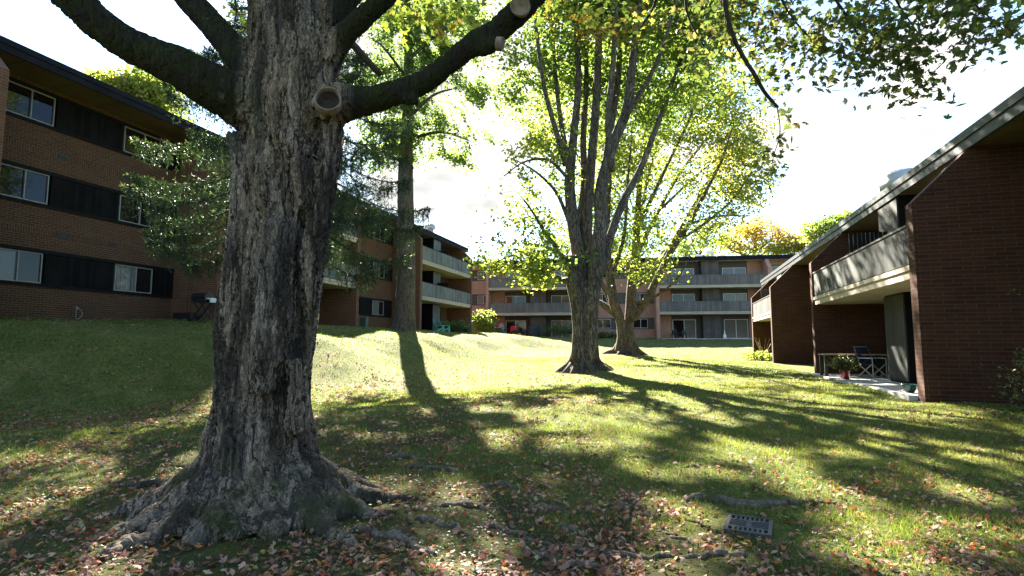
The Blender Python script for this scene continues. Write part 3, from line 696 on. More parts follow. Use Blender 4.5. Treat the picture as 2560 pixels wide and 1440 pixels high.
PAL = {
 'green': [(.085, .135, .035), (.11, .165, .04), (.13, .185, .05), (.07, .115, .035), (.15, .19, .05)],
 'deep': [(.065, .11, .035), (.08, .13, .04), (.10, .15, .048), (.055, .095, .034), (.12, .16, .05)],
 'lime': [(.16, .205, .045), (.20, .235, .055), (.14, .19, .042), (.23, .24, .06), (.12, .17, .04)],
 'gold': [(.17, .205, .05), (.155, .20, .05), (.215, .21, .055), (.13, .18, .045), (.25, .20, .06)],
 'amber': [(.34, .25, .075), (.37, .225, .065), (.27, .235, .075), (.20, .21, .06), (.38, .265, .09)],
 'turn': [(.10, .145, .035), (.13, .17, .04), (.20, .20, .05), (.30, .18, .045), (.12, .15, .04), (.24, .15, .04)],
 'olive': [(.075, .10, .035), (.095, .115, .038), (.07, .085, .034), (.11, .095, .045), (.085, .12, .035)],
}
class Crown:
    """leaf sprays; kept as arrays until build()"""
    def __init__(s, seed, carve=True): s.r = np.random.default_rng(seed); s.C = []; s.N = []; s.c = []; s.s = []; s.hub = []; s.carve = carve
    def blob(s, c, rad, n, pal, size=.15, per=22, spread=.34, shell=.6, fl=.45):
        ns = max(1, n // per); r = s.r
        v = r.normal(0, 1, (ns, 3)); v /= np.linalg.norm(v, axis=1)[:, None]
        v *= (r.random(ns) ** (1 / 3 if shell < .1 else shell * .5))[:, None]
        H = np.array(c) + v * np.array(rad)
        H = H[vkeep(H, r)]
        if not len(H): return
        s.hub.append(H); m_ = len(H) * per
        pos = np.repeat(H, per, 0) + r.normal(0, 1, (m_, 3)) * spread * np.array([1, 1, fl]) * np.repeat(r.uniform(.6, 1.35, len(H)), per)[:, None]
        nm = r.normal(0, .75, (m_, 3)); nm[:, 2] += .8
        p = np.array(PAL[pal]); hb = r.integers(0, len(p), len(H)); mixp = np.where(r.random(m_) < .6, np.repeat(hb, per), r.integers(0, len(p), m_))
        col = p[mixp] * r.uniform(.72, 1.25, (m_, 1)) * np.repeat(r.uniform(.8, 1.2, len(H)), per)[:, None]
        zs = r.uniform(.65, 1.2, m_) * size
        if s.carve: kp = ~(in_lit(pos, 1.15) & (r.random(m_) < .95)); pos, nm, col, zs = pos[kp], nm[kp], col[kp], zs[kp]
        s.C.append(pos); s.N.append(nm); s.c.append(col); s.s.append(zs)
    def hubs(s): return np.concatenate(s.hub) if s.hub else np.zeros((0, 3))
    def build(s, parent, mat='leaf', shape='tri', name='crown'):
        C, N, c, z = map(np.concatenate, (s.C, s.N, s.c, s.s))
        tv, tf = dict(tri=(TRI_V, TRI_F), five=(FIVE_V, FIVE_F), maple=(MAPLE_V, MAPLE_F))[shape]
        V, F, cc = leaf_arrays(C, N, z, s.r.uniform(0, 6.28, len(C)), tv, tf, c)
        return np_mesh(name, V - np.array(parent.location)[None], F, M[mat], parent, False, col=cc)
def vkeep(H, r):                             # open, uneven crowns: drop sprays where a 3-d noise is low
    a = vnoise(H[:, 0] + H[:, 2] * .37, H[:, 1] - H[:, 2] * .61, .8, 31); b = vnoise(H[:, 2] + H[:, 0] * .2, H[:, 0] - H[:, 1] * .4, .9, 37)
    return r.random(len(H)) < np.clip((a * .5 + b * .5) * 3.2 - .62, .05, 1)
def twigs(tb, hubs, rs, frac=.5, r0=.018, kmax=400, minr=.0, maxd=5.0):
    """thin branches from the nearest limb out to a share of the sprays"""
    if not len(hubs): return
    SK = np.concatenate(tb.skel); SK = SK[SK[:, 3] > minr]
    pick = rs.permutation(len(hubs))[:min(kmax, int(len(hubs) * frac))]
    order = sorted(pick, key=lambda i: np.min(((SK[:, :3] - hubs[i]) ** 2).sum(1)))
    for i in order:
        h = hubs[i]; dv = SK[:, :3] - h; d2 = (dv ** 2).sum(1) + np.maximum(0, dv[:, 2] + .1) ** 2 * 3
        j = int(np.argmin(d2)); a = SK[j, :3]; L = np.linalg.norm(h - a)
        if L < .15 or L > maxd: continue
        mid = (a + h) / 2 + np.array([0, 0, .10 * L]) + rs.normal(0, .06, 3) * L
        ra = min(SK[j, 3] * .6, r0 * (.5 + L * .35)); tb.add([a, mid, h], [ra, ra * .65, max(.004, ra * .25)], 4, 3, cap=False)
        SK = np.vstack([SK, tb.skel[-1][1:]])
def px_path(pts, d, dd=None):
    return [P(p[0], p[1], d + (p[3] if len(p) > 3 else (dd * k / (len(pts) - 1) if dd else 0))) for k, p in enumerate(pts)], [sz(p[2], d) for p in pts]
def ell(px, py, d, rx, ry, rd): return P(px, py, d), (sz(rx, d), rd, sz(ry, d))
def rel(tb, o):                              # vertices relative to the tree's own base
    off = np.array(o.location); tb.V = [v - off for v in tb.V]; return tb
rs0 = np.random.RandomState(3)

# --- the straight tall tree on the bank
b1 = gp(1010, 829) if False else P(1010, 829, 30); b1[2] = gz1(b1[0], b1[1]) - .05
t1 = empty('tall_tree', b1, 'tall straight grey trunk with one column of green leaves in front of the left building', 'tree')
tb = Tubes()
pts, rad = px_path([(1008, 838, 40), (1009, 822, 32), (1011, 800, 27.5), (1013, 760, 25), (1015, 700, 23.5), (1015, 600, 22), (1014, 500, 20.5), (1014, 400, 18.5), (1019, 280, 14), (1021, 130, 11.5), (1016, 0, 10), (1012, -160, 8), (1016, -330, 5), (1020, -460, 2.5)], 30)
tb.add(pts, rad, 18, 5, .01, rs=rs0)
for (px, py, r) in ((1029, 690, 9), (1031, 420, 4), (1002, 640, 5)):
    q = P(px, py, 29.8); tb.add([q + np.array([-.12, 0, -.15]), q, q + np.array([0, 0, .16])], [sz(r, 30) * .4, sz(r, 30), sz(r, 30) * .3], 8, 3)
for (x0, y0, x1, y1, x2, y2, r) in ((1014, 400, 960, 330, 930, 300, 5), (1018, 300, 1080, 240, 1140, 220, 5), (1016, 350, 1100, 330, 1170, 350, 5), (1020, 200, 960, 120, 920, 90, 4), (1020, 150, 1100, 80, 1180, 40, 5), (1016, 20, 940, -60, 900, -120, 4), (1014, 0, 1090, -90, 1170, -150, 4), (1014, 250, 970, 200, 950, 120, 4), (1015, -200, 960, -280, 930, -330, 3), (1015, -200, 1080, -290, 1120, -330, 3)):
    tb.add([P(x0, y0, 30), P(x1, y1, 30 + rs0.uniform(-2, 1)), P(x2, y2, 30 + rs0.uniform(-3, 2))], [sz(r, 30), sz(r * .7, 30), sz(r * .3, 30)], 7, 5)
cr = Crown(11)
for (px, py, rx, ry, n, pal) in ((1010, 300, 90, 90, 3200, 'deep'), (960, 340, 60, 60, 1500, 'green'), (1110, 210, 110, 80, 3800, 'deep'), (1170, 320, 80, 80, 2600, 'green'), (1140, 395, 55, 25, 700, 'green'), (1215, 240, 50, 70, 1500, 'green'), (950, 210, 70, 70, 1900, 'deep'), (1040, 130, 110, 70, 3200, 'deep'), (1150, 90, 100, 80, 3000, 'green'), (1010, 30, 120, 70, 3000, 'green'),
        (940, 400, 40, 30, 500, 'deep'), (1020, -110, 150, 110, 3600, 'green'), (1020, -290, 130, 110, 2600, 'green'), (1010, 370, 50, 40, 800, 'deep')):
    c, r = ell(px, py, 30, rx, ry, sz(rx, 30) * 1.0); cr.blob(c, r, int(n * 2.4), pal, .15, 22, .32)
twigs(tb, cr.hubs(), rs0, .35, .02, 260)
rel(tb, t1).build('trunk', M['bark1'], t1); cr.build(t1)

# --- the many-stemmed tree in the middle of the court
b2 = P(1462, 922, 20); b2[2] = gz1(b2[0], b2[1]) - .03
t2 = empty('many_stemmed_tree', b2, 'tree in mid lawn whose thick grey trunk splits into many upright stems', 'tree')
tb = Tubes(); D2 = 20
def add2(pts, d0=0.0, d1=0.0, k=10, d=D2):
    n = len(pts); q = [P(p[0], p[1], d + d0 + (d1 - d0) * i / (n - 1)) for i, p in enumerate(pts)]
    return tb.add(q, [sz(p[2], d) for p in pts], k, 5, .02, rs=rs0)
add2([(1464, 940, 56), (1463, 922, 46), (1462, 900, 36), (1462, 870, 31), (1462, 820, 29), (1462, 770, 29), (1461, 725, 30), (1460, 700, 20)], k=22)
add2([(1478, 905, 20), (1476, 820, 18), (1480, 740, 19), (1490, 690, 18), (1500, 640, 16)], -.3, -.25, 14)
add2([(1446, 905, 20), (1449, 820, 17), (1442, 740, 20), (1431, 690, 19), (1427, 655, 17), (1426, 643, 16)], -.25, -.2, 14)
for pts, d0, d1 in (
    ([(1452, 720, 20), (1446, 640, 17), (1433, 560, 16), (1424, 450, 14), (1434, 340, 11), (1446, 210, 9), (1440, 60, 7), (1432, -90, 5), (1425, -220, 2)], 0, .8),
    ([(1416, 415, 9), (1392, 335, 7), (1362, 225, 5.5), (1345, 110, 4.5), (1330, -50, 3), (1322, -170, 1.5)], .2, -1.5),
    ([(1418, 400, 8), (1396, 260, 6), (1385, 140, 5), (1380, 0, 4), (1376, -120, 2)], .4, 1.6),
    ([(1468, 710, 20), (1467, 560, 14), (1479, 400, 12), (1491, 250, 10.5), (1497, 100, 9), (1502, -60, 6), (1505, -200, 3)], .5, .2),
    ([(1484, 700, 20), (1502, 560, 17), (1502, 480, 16), (1530, 370, 14), (1568, 270, 12.5), (1582, 150, 10), (1602, 0, 8), (1620, -140, 4)], -.2, -.9),
    ([(1498, 680, 16), (1526, 590, 11), (1560, 500, 10), (1602, 420, 8.5), (1640, 320, 7.5), (1672, 230, 6), (1720, 90, 4), (1750, -40, 2)], -.1, 1.4),
    ([(1506, 480, 11), (1522, 350, 9.5), (1545, 200, 8), (1552, 60, 6.5), (1560, -90, 3)], .4, 1.5),
    ([(1530, 430, 9), (1520, 300, 8), (1530, 190, 7), (1540, 40, 5), (1536, -90, 2)], -.6, -1.8),
    ([(1440, 600, 12), (1460, 470, 10), (1458, 340, 8.5), (1466, 200, 7), (1460, 40, 5.5), (1452, -110, 2.5)], .5, 2.0),
    ([(1560, 300, 7), (1620, 200, 6), (1660, 110, 4.5), (1690, 0, 3)], -.8, -2.2),
    ([(1436, 695, 8), (1396, 625, 6.5), (1365, 585, 4.5), (1335, 535, 3), (1310, 500, 2)], -.3, -1.3),
    ([(1428, 708, 7), (1372, 685, 5.5), (1322, 665, 3.5), (1285, 640, 2), (1240, 655, 1.2)], -.3, -1.6),
    ([(1415, 440, 5), (1370, 400, 3.5), (1310, 405, 2.2), (1260, 440, 1.2)], 0, -1),
    ([(1425, 560, 6), (1390, 480, 4.5), (1340, 430, 3), (1290, 400, 1.5)], .1, 2)): add2(pts, d0, d1)
for (a, rr, L) in ((.3, .17, 1.2), (1.2, .15, .9), (2.2, .16, 1.0), (3.4, .18, 1.3), (4.3, .15, .9), (5.2, .18, 1.25), (5.9, .15, 1.45), (4.75, .14, 1.1), (3.9, .13, 1.1)):  # root flare
    e = np.array([math.cos(a), math.sin(a), 0]); q = [b2 + e * .26 + np.array([0, 0, .8]), b2 + e * .46 + np.array([0, 0, .3])]
    for f in (.8, 1.0): p_ = b2 + e * (.55 + L * (f - .55)); p_[2] = gz1(p_[0], p_[1]) + (.05 if f < .9 else -.08); q.append(p_)
    tb.add(q, [rr, rr * .85, rr * .5, rr * .25], 9, 4)
cr = Crown(22)
for (px, py, d, rx, ry, rd, n, pal) in ((1440, 240, 22, 110, 110, 1.5, 1500, 'green'), (1560, 250, 22, 130, 110, 1.6, 1700, 'green'), (1640, 200, 21.5, 110, 120, 2, 2000, 'green'), (1500, 110, 21.8, 150, 110, 1.8, 2500, 'green'), (1380, 130, 21.5, 90, 120, 2, 1900, 'green'), (1640, 60, 20.8, 140, 90, 2.4, 2800, 'green'), (1740, 130, 21, 90, 110, 2, 2000, 'green'), (1300, 180, 21, 60, 110, 1.6, 900, 'green'),
        (1340, 430, 20.5, 100, 110, 1.6, 1100, 'lime'), (1290, 500, 20, 70, 80, 1.3, 600, 'lime'), (1370, 330, 21, 60, 80, 1.6, 560, 'lime'), (1330, 560, 19.5, 70, 50, 1.1, 330, 'lime'), (1350, 690, 18.8, 60, 26, .7, 420, 'lime'), (1345, 665, 18.9, 34, 44, .5, 420, 'lime'), (1240, 662, 18.6, 42, 20, .6, 300, 'lime'), (1262, 610, 18.8, 30, 34, .5, 260, 'green'), (1340, 610, 19, 80, 34, .8, 260, 'lime'), (1390, 590, 19.2, 40, 50, .7, 160, 'lime'), (1400, 650, 19.3, 30, 20, .4, 160, 'green'), (1440, 655, 19.4, 22, 14, .2, 120, 'deep'),
        (1500, -70, 20, 200, 130, 3, 5200, 'green'), (1650, -120, 20, 170, 120, 3, 3600, 'green'), (1380, -100, 20, 140, 130, 3, 3200, 'green'), (1540, -260, 20, 220, 130, 3, 4200, 'green'), (1800, 10, 21, 100, 90, 2, 1700, 'green'), (1560, 60, 18, 120, 60, 1.3, 420, 'turn'), (1440, 30, 18, 90, 50, 1, 300, 'turn')):
    c, r = ell(px, py, d, rx, ry, rd); cr.blob(c, r, int(n * 2.1), pal, .135, 20, .30)
twigs(tb, cr.hubs(), rs0, .4, .018, 460)
rel(tb, t2).build('trunk', M['bark2'], t2); cr.build(t2)
cut = MB().lathe(P(1426, 641, 19.8) - b2, [(0, .012), (.26, .012), (.28, -.02), (.0, -.03)], 14).build('cut_stub', M['tan'], t2, True)

# --- the spreading tree behind it
b3 = P(1565, 884, 32); b3[2] = gz1(b3[0], b3[1]) - .03
t3 = empty('spreading_tree', b3, 'spreading yellow green tree with forked brown trunk behind the many stemmed one', 'tree')
tb = Tubes(); D3 = 32
def add3(pts, d0=0.0, d1=0.0, k=9): return add2(pts, d0, d1, k, D3)
add3([(1566, 892, 38), (1566, 880, 29), (1565, 860, 21), (1564, 830, 17), (1564, 812, 15), (1564, 800, 8)], k=18)
add3([(1552, 880, 16), (1555, 840, 11.5), (1550, 800, 11.5), (1536, 760, 12.5), (1526, 700, 11), (1518, 600, 8), (1522, 470, 6), (1530, 380, 3)], -.3, -.8, 12)
add3([(1577, 880, 16), (1573, 830, 12), (1574, 790, 12), (1580, 720, 13), (1588, 650, 12.5), (1592, 560, 9), (1602, 430, 6), (1618, 300, 3), (1625, 220, 1.5)], -.3, .6, 12)
for pts, d0, d1 in (
    ([(1545, 790, 10), (1512, 765, 8), (1490, 752, 7.5)], -.2, .6), ([(1538, 775, 9), (1512, 722, 8), (1494, 690, 6), (1470, 620, 4), (1440, 520, 2)], 0, 2.5),
    ([(1580, 795, 12), (1612, 758, 10), (1640, 702, 9), (1676, 632, 8), (1722, 560, 6), (1764, 480, 4.5), (1805, 400, 3), (1830, 320, 1.5)], -.3, -2.2),
    ([(1588, 715, 9), (1630, 682, 7), (1662, 640, 6), (1705, 565, 5), (1760, 470, 3.5), (1810, 380, 2)], .2, 1.2),
    ([(1590, 640, 7), (1640, 540, 5), (1702, 430, 4), (1780, 330, 2.5), (1820, 270, 1.2)], .5, 2.8), ([(1600, 560, 6), (1660, 430, 4), (1722, 300, 2.5), (1750, 220, 1.2)], .5, -1.5),
    ([(1690, 605, 5), (1760, 560, 3.5), (1830, 500, 2.4), (1880, 430, 1.3)], -1, -3), ([(1520, 600, 5), (1480, 480, 3.5), (1440, 380, 2)], -.6, -2), ([(1530, 690, 5), (1560, 590, 4.5), (1570, 450, 3), (1580, 330, 1.6)], -.5, -2.5),
    ([(1600, 560, 5), (1625, 420, 3.4), (1670, 290, 2.2), (1690, 200, 1.2)], .3, 3), ([(1655, 520, 4), (1740, 440, 3), (1850, 350, 1.5)], 1, 1.5), ([(1722, 560, 4), (1800, 540, 2.6), (1870, 540, 1.4)], -1.8, -2.6), ([(1590, 760, 5), (1640, 740, 3.4), (1690, 700, 2), (1720, 650, 1.2)], -.5, -3)): add3(pts, d0, d1)
for (a, rr, L) in ((.2, .26, 1.5), (1.3, .22, 1.2), (2.4, .24, 1.3), (3.3, .26, 1.7), (4.4, .26, 1.3), (5.3, .24, 1.3)):
    e = np.array([math.cos(a), math.sin(a), 0]); q = [b3 + e * .3 + np.array([0, 0, .6]), b3 + e * .62 + np.array([0, 0, .2])]
    for f in (.8, 1.0): p_ = b3 + e * (.65 + L * (f - .55)); p_[2] = gz1(p_[0], p_[1]) + (.04 if f < .9 else -.08); q.append(p_)
    tb.add(q, [rr, rr * .85, rr * .5, rr * .25], 9, 4)
cr = Crown(33)
for (px, py, dz_, rx, ry, rd, n, pal) in ((1610, 330, 0, 150, 120, 2.6, 2600, 'lime'), (1720, 280, 1, 130, 110, 2.6, 2600, 'lime'), (1800, 330, 0, 100, 110, 2.4, 2000, 'gold'), (1850, 420, -1, 80, 90, 2, 1500, 'gold'), (1740, 430, 0, 130, 110, 2.6, 2300, 'gold'), (1820, 510, -2, 70, 60, 1.6, 800, 'gold'), (1640, 480, 0, 120, 100, 2.5, 1700, 'lime'), (1560, 450, 0, 110, 120, 2.5, 1700, 'lime'), (1460, 400, 0, 110, 110, 2.4, 1700, 'lime'),
        (1700, 560, -1, 90, 60, 2, 800, 'gold'), (1600, 600, -1, 90, 60, 1.8, 800, 'lime'), (1650, 660, -2, 60, 26, 1.4, 240, 'lime'), (1440, 500, .8, 100, 90, 2, 1100, 'lime'), (1500, 470, .8, 90, 100, 2, 1200, 'lime'), (1390, 540, .8, 70, 70, 1.6, 600, 'lime'), (1530, 620, 0, 60, 60, 1.6, 500, 'lime'), (1760, 590, -2, 60, 40, 1.4, 380, 'lime'), (1600, 690, -1.6, 40, 22, 1, 120, 'lime'), (1660, 210, 0, 120, 80, 2.4, 1500, 'lime'), (1770, 220, 1, 80, 70, 2, 900, 'lime'), (1480, 560, .6, 60, 70, 1.5, 500, 'lime'), (1700, 700, -2.4, 30, 24, .8, 60, 'gold'), (1870, 340, 0, 50, 70, 1.6, 500, 'gold'), (1890, 470, -1, 40, 60, 1.4, 340, 'gold'), (1360, 250, .5, 110, 90, 2.2, 1500, 'lime'), (1480, 180, .5, 130, 90, 2.4, 1900, 'lime'), (1610, 90, .5, 140, 90, 2.4, 2000, 'lime'), (1740, 110, .5, 100, 90, 2.2, 1300, 'lime'), (1560, -20, .5, 160, 80, 2.4, 1600, 'lime'), (1560, 330, 1, 130, 110, 2.5, 1400, 'lime')):
    c, r = ell(px, py, D3 + dz_, rx, ry, rd); cr.blob(c, r, int(n * 2.2), pal, .16, 20, .42)
twigs(tb, cr.hubs(), rs0, .5, .022, 520)
rel(tb, t3).build('trunk', M['bark3'], t3); cr.build(t3)

# --- trees beyond the buildings
def back_tree(px, d, blobs, label, size=.24, seed=1, ngr=1.0, bark_='barkbg'):
    py0 = 850; b = P(px, py0, d); b[2] = gz1(b[0], b[1]) - .1
    t = empty('background_tree', b, label, 'tree', 'trees standing beyond the buildings'); tb = Tubes(); rs = np.random.RandomState(seed); cr = Crown(seed, False)
    ytop = min(y - ry for _, y, _, ry, _, _ in blobs); ymid = max(y for _, y, _, _, _, _ in blobs) - 10
    tp = P(px + 6, ytop + 25, d); md = P(px + 2, ymid, d); h = tp[2] - b[2]; r0 = h * .022
    tb.add([b, (b + md) / 2 + rs.normal(0, .05, 3) * [1, 1, 0], md, (md + tp) / 2 + rs.normal(0, .3, 3), tp], [r0 * 1.3, r0, r0 * .85, r0 * .5, .03], 9, 5)
    for (x, y, rx, ry, n, pal) in blobs:
        c, r = ell(x, y, d + rs.uniform(-1, 1), rx, ry, sz(rx, d) * .9); cr.blob(c, r, int(n * ngr * 2.2), pal, size * 1.1, 18, size * 2.1)
        a = b + (tp - b) * min(.8, max(.3, (c[2] - r[2] - b[2]) / h)); tb.add([a, (a + c) / 2 + np.array([0, 0, -.2]), c, c + np.array([0, 0, r[2] * .7])], [r0 * .55, r0 * .4, r0 * .25, .03], 6, 4)
    twigs(tb, cr.hubs(), rs, .35, .035, 110, maxd=8)
    rel(tb, t).build('trunk', M[bark_], t); cr.build(t); return t
back_tree(320, 38, [(300, 245, 90, 50, 2600, 'gold'), (240, 215, 50, 30, 900, 'gold'), (370, 215, 70, 40, 1600, 'lime'), (400, 260, 60, 50, 1700, 'gold'), (340, 330, 120, 50, 1800, 'lime'), (440, 330, 40, 50, 800, 'lime')], 'leafy yellow green tree showing above the dark roof edge of the left building', .2, 51)
back_tree(1885, 88, [(1850, 600, 50, 34, 1000, 'amber'), (1890, 575, 54, 30, 1200, 'amber'), (1930, 595, 44, 34, 900, 'amber'), (1900, 625, 80, 26, 1000, 'gold'), (1820, 620, 30, 26, 500, 'gold'), (1880, 700, 70, 50, 900, 'gold')], 'orange autumn tree above the roof of the far building', .3, 52)
back_tree(2010, 84, [(1990, 610, 40, 24, 800, 'amber'), (2030, 622, 40, 22, 700, 'gold'), (1965, 622, 40, 20, 500, 'gold'), (2010, 680, 60, 40, 700, 'gold')], 'bright yellow tree right of the orange one above the far roof', .28, 53)
back_tree(2080, 76, [(2040, 578, 36, 28, 800, 'lime'), (2090, 560, 42, 28, 1000, 'green'), (2075, 600, 50, 34, 1000, 'lime'), (2130, 550, 36, 24, 600, 'lime'), (2150, 600, 60, 40, 900, 'green'), (2080, 680, 60, 50, 700, 'green')], 'green tree rising behind the low roof edge of the right building', .28, 54)
back_tree(1745, 86, [(1730, 610, 46, 30, 900, 'green'), (1770, 585, 36, 26, 600, 'deep'), (1700, 625, 40, 24, 600, 'green'), (1790, 620, 30, 24, 450, 'lime'), (1740, 690, 60, 50, 800, 'green')], 'mid green tree behind the roof units of the far building', .28, 55)
back_tree(1590, 84, [(1560, 600, 60, 36, 800, 'green'), (1630, 610, 50, 34, 700, 'green'), (1520, 625, 40, 28, 500, 'deep'), (1590, 690, 80, 50, 800, 'green')], 'green tree hidden behind the forked trunks beyond the far roof', .28, 56)
back_tree(1400, 84, [(1370, 615, 60, 28, 700, 'green'), (1430, 610, 50, 30, 600, 'lime'), (1320, 630, 40, 18, 350, 'lime'), (1400, 700, 80, 50, 800, 'green')], 'pale green tree beyond the left half of the far roof', .28, 57)

back_tree(727, 40, [(727, 300, 80, 70, 1600, 'green'), (715, 250, 85, 60, 1600, 'green'), (735, 190, 105, 56, 2600, 'green'), (725, 400, 70, 60, 1000, 'green')], 'added tree hidden by the big maple trunk beyond the left building, shades the left lawn', .24, 58)  # added tree, kept behind the trunk, put in to shade the left lawn
# --- spruce behind the big trunk
bs = P(700, 850, 14.6); bs[2] = gz1(bs[0], bs[1]) - .05
sp = empty('spruce_tree', bs, 'dark spruce with drooping branches half hidden behind the big maple trunk', 'tree')
tb = Tubes(); H = 15.5; tb.add([bs, bs + [0, 0, H * .5], bs + [0.05, 0, H]], [.2, .13, .02], 10, 6)
r = np.random.default_rng(77); NV = np.array([(0, -.5, 0), (.16, -.1, .03), (.10, .4, 0), (0, .55, 0), (-.10, .4, 0), (-.16, -.1, .03)]); NF = np.array([[0, 1, 2], [0, 2, 3], [0, 3, 4], [0, 4, 5]])
C, A, S_, Cc, LN = [], [], [], [], []
ga = 0.
def sprigs(a, b_, n, ln, wd_, colr):
    t = r.random(n)[:, None]; p = a + (b_ - a) * t; d = (b_ - a) / (np.linalg.norm(b_ - a) + 1e-9)
    dr = d[None] * .8 + r.normal(0, .55, (n, 3)); dr /= np.linalg.norm(dr, axis=1)[:, None]
    C.append(p + dr * ln * .4); A.append(dr); S_.append(r.uniform(.7, 1.2, n) * wd_); LN.append(r.uniform(.7, 1.25, n) * ln); Cc.append(np.array(colr)[None] * r.uniform(.55, 1.2, (n, 1)) * np.where(r.random((n, 1)) < .16, 1.7, 1))
zb = 3.7
while zb < H - .4:
    f = (zb - 3.7) / (H - 3.7); Lb = (3.2 * min(1.0, 1.32 * (1 - f)) ** .9 * min(1, .72 + f * 2.2) + .25) * r.uniform(.78, 1.1)
    ga += 2.4 + r.uniform(-.25, .25); e = np.array([math.cos(ga), math.sin(ga), 0]); side = np.array([-e[1], e[0], 0])
    o_ = bs + np.array([0, 0, zb]); up_ = r.uniform(.15, .4); dr_ = .2 * Lb
    ctrl = [o_, o_ + e * Lb * .3 + [0, 0, .0], o_ + e * Lb * .62 + [0, 0, -dr_ * .8], o_ + e * Lb * .85 + [0, 0, -dr_], o_ + e * Lb + [0, 0, -dr_ + up_ * .5]]
    pth = tb.add(ctrl, [.035, .026, .018, .010, .005], 5, 5)
    n = len(pth)
    for i in range(4, n):
        fr_ = i / (n - 1); a = pth[i]; wl = (.62 * (1 - fr_) ** .7 + .12) * min(1, Lb / 2.2)
        for sd in (-1, 1):
            q = a + side * sd * wl * r.uniform(.6, 1) + e * r.uniform(.25, .6) * wl + np.array([0, 0, -r.uniform(.0, .15) * wl])
            sprigs(a, q, 12, .12, .05, (.030, .052, .026)); sprigs(q, q + (q - a) * .12, 3, .10, .05, (.12, .16, .07))  # outer tips get a paler colour, sunlight painted into the needles
            for _h in range(3):            # hanging branchlets
                h0 = a + (q - a) * r.uniform(.15, 1); hl = r.uniform(.2, .75) * (1.1 - .5 * fr_); sprigs(h0, h0 + np.array([r.normal(0, .03), r.normal(0, .03), -hl]), int(7 + 14 * hl), .10, .036, (.032, .055, .027))
        sprigs(a, pth[i - 1], 9, .12, .05, (.034, .056, .027))
    sprigs(pth[-2], pth[-1] + e * .16, 14, .11, .05, (.13, .17, .07))  # bough end painted paler too, as if lit from above
    zb += r.uniform(.065, .11) + .05 * f
C, A, S_, LN, Cc = map(np.concatenate, (C, A, S_, LN, Cc))
up = r.normal(0, 1, (len(A), 3)); nrm = np.cross(A, up); nrm /= np.linalg.norm(nrm, axis=1)[:, None]; bx = np.cross(A, nrm)
V = C[:, None] + NV[None, :, 0:1] * 2.5 * S_[:, None, None] * bx[:, None] * .5 + NV[None, :, 1:2] * LN[:, None, None] * A[:, None] + NV[None, :, 2:3] * nrm[:, None] * .3
F = NF[None] + (np.arange(len(C)) * 6)[:, None, None]
rel(tb, sp).build('trunk', M['barktwig'], sp)
np_mesh('crown', V.reshape(-1, 3) - bs, F.reshape(-1, 3), M['needle'], sp, False, col=np.repeat(Cc, 6, 0))

# ------------------------------------------------------------------ the big maple
DM = 5.35
bm0 = P(655, 1190, DM); bm0[2] = gz1(bm0[0], bm0[1])
big = empty('big_maple', bm0, 'huge old maple with flaking bark, spreading roots and dark mossy limbs, close in front', 'tree')
tb = Tubes()
prof = [(1330, 400, 900), (1290, 405, 900), (1240, 430, 868), (1200, 452, 850), (1160, 470, 832), (1120, 492, 812), (1080, 512, 796), (1050, 526, 785), (1000, 538, 777), (950, 540, 779), (900, 539, 784), (850, 538, 793), (800, 539, 800), (760, 545, 804), (700, 560, 806), (640, 572, 808), (560, 588, 816), (470, 602, 826), (400, 610, 838), (330, 606, 850), (270, 602, 862), (220, 608, 862), (160, 613, 850), (100, 614, 838), (40, 613, 822), (-40, 614, 808), (-140, 622, 800), (-280, 640, 780), (-460, 660, 750), (-700, 690, 730)]
tb.add([P((a + b) / 2, y, DM) for y, a, b in prof], [sz((b - a) / 2, DM) * (.82 if y > 1100 else .905) for y, a, b in prof], 40, 3)
def addm(pts, k=14, sub=5, wob=.0):          # (px, py, half width px, depth)
    return tb.add([P(p[0], p[1], p[3]) for p in pts], [sz(p[2], p[3]) * .93 for p in pts], k, sub, wob, rs=rs0)
addm([(690, 300, 70, 5.3), (620, 262, 78, 5.2), (545, 222, 72, 5.05), (450, 172, 62, 4.9), (350, 125, 55, 4.8), (270, 75, 52, 4.7), (200, 15, 56, 4.6), (130, -70, 54, 4.5), (60, -190, 48, 4.4), (0, -320, 40, 4.3)], wob=.05)
addm([(690, 260, 60, 5.3), (635, 190, 52, 5.3), (575, 115, 45, 5.4), (520, 50, 42, 5.55), (460, -20, 42, 5.7), (410, -110, 38, 5.9), (360, -230, 30, 6.2)])
addm([(760, 230, 60, 5.3), (815, 150, 45, 5.25), (870, 80, 37, 5.2), (950, 5, 35, 5.1), (1020, -70, 33, 5.0), (1110, -170, 26, 4.9), (1200, -270, 18, 4.8)])
addm([(740, 190, 60, 5.3), (790, 100, 54, 5.35), (835, 30, 50, 5.4), (890, -50, 46, 5.5), (950, -150, 38, 5.7), (1000, -260, 28, 5.9)])
addm([(760, 320, 60, 5.3), (810, 270, 62, 5.15), (870, 258, 52, 5.05), (930, 247, 43, 5.0), (1000, 228, 40, 4.95), (1060, 205, 38, 4.9), (1120, 160, 35, 4.85), (1190, 105, 37, 4.8), (1240, 78, 40, 4.8), (1290, 35, 42, 4.75), (1345, -15, 36, 4.7), (1430, -110, 30, 4.6), (1520, -220, 22, 4.5)], wob=.04)
addm([(1010, 245, 26, 4.9), (1048, 258, 15, 4.86)], 10, 3); addm([(1200, 120, 34, 4.8), (1247, 112, 22, 4.72), (1258, 110, 20, 4.7)], 10, 3)
addm([(838, 300, 30, 5.15), (826, 380, 31, 5.1), (810, 470, 31, 5.06), (796, 560, 33, 5.04), (782, 650, 33, 5.04), (778, 730, 26, 5.06), (774, 800, 14, 5.12)], 12)
addm([(585, 330, 20, 5.1), (600, 430, 22, 5.05), (596, 560, 24, 5.05), (584, 640, 24, 5.02), (578, 720, 26, 5.02), (578, 790, 26, 5.0), (586, 850, 14, 5.04)], 10)
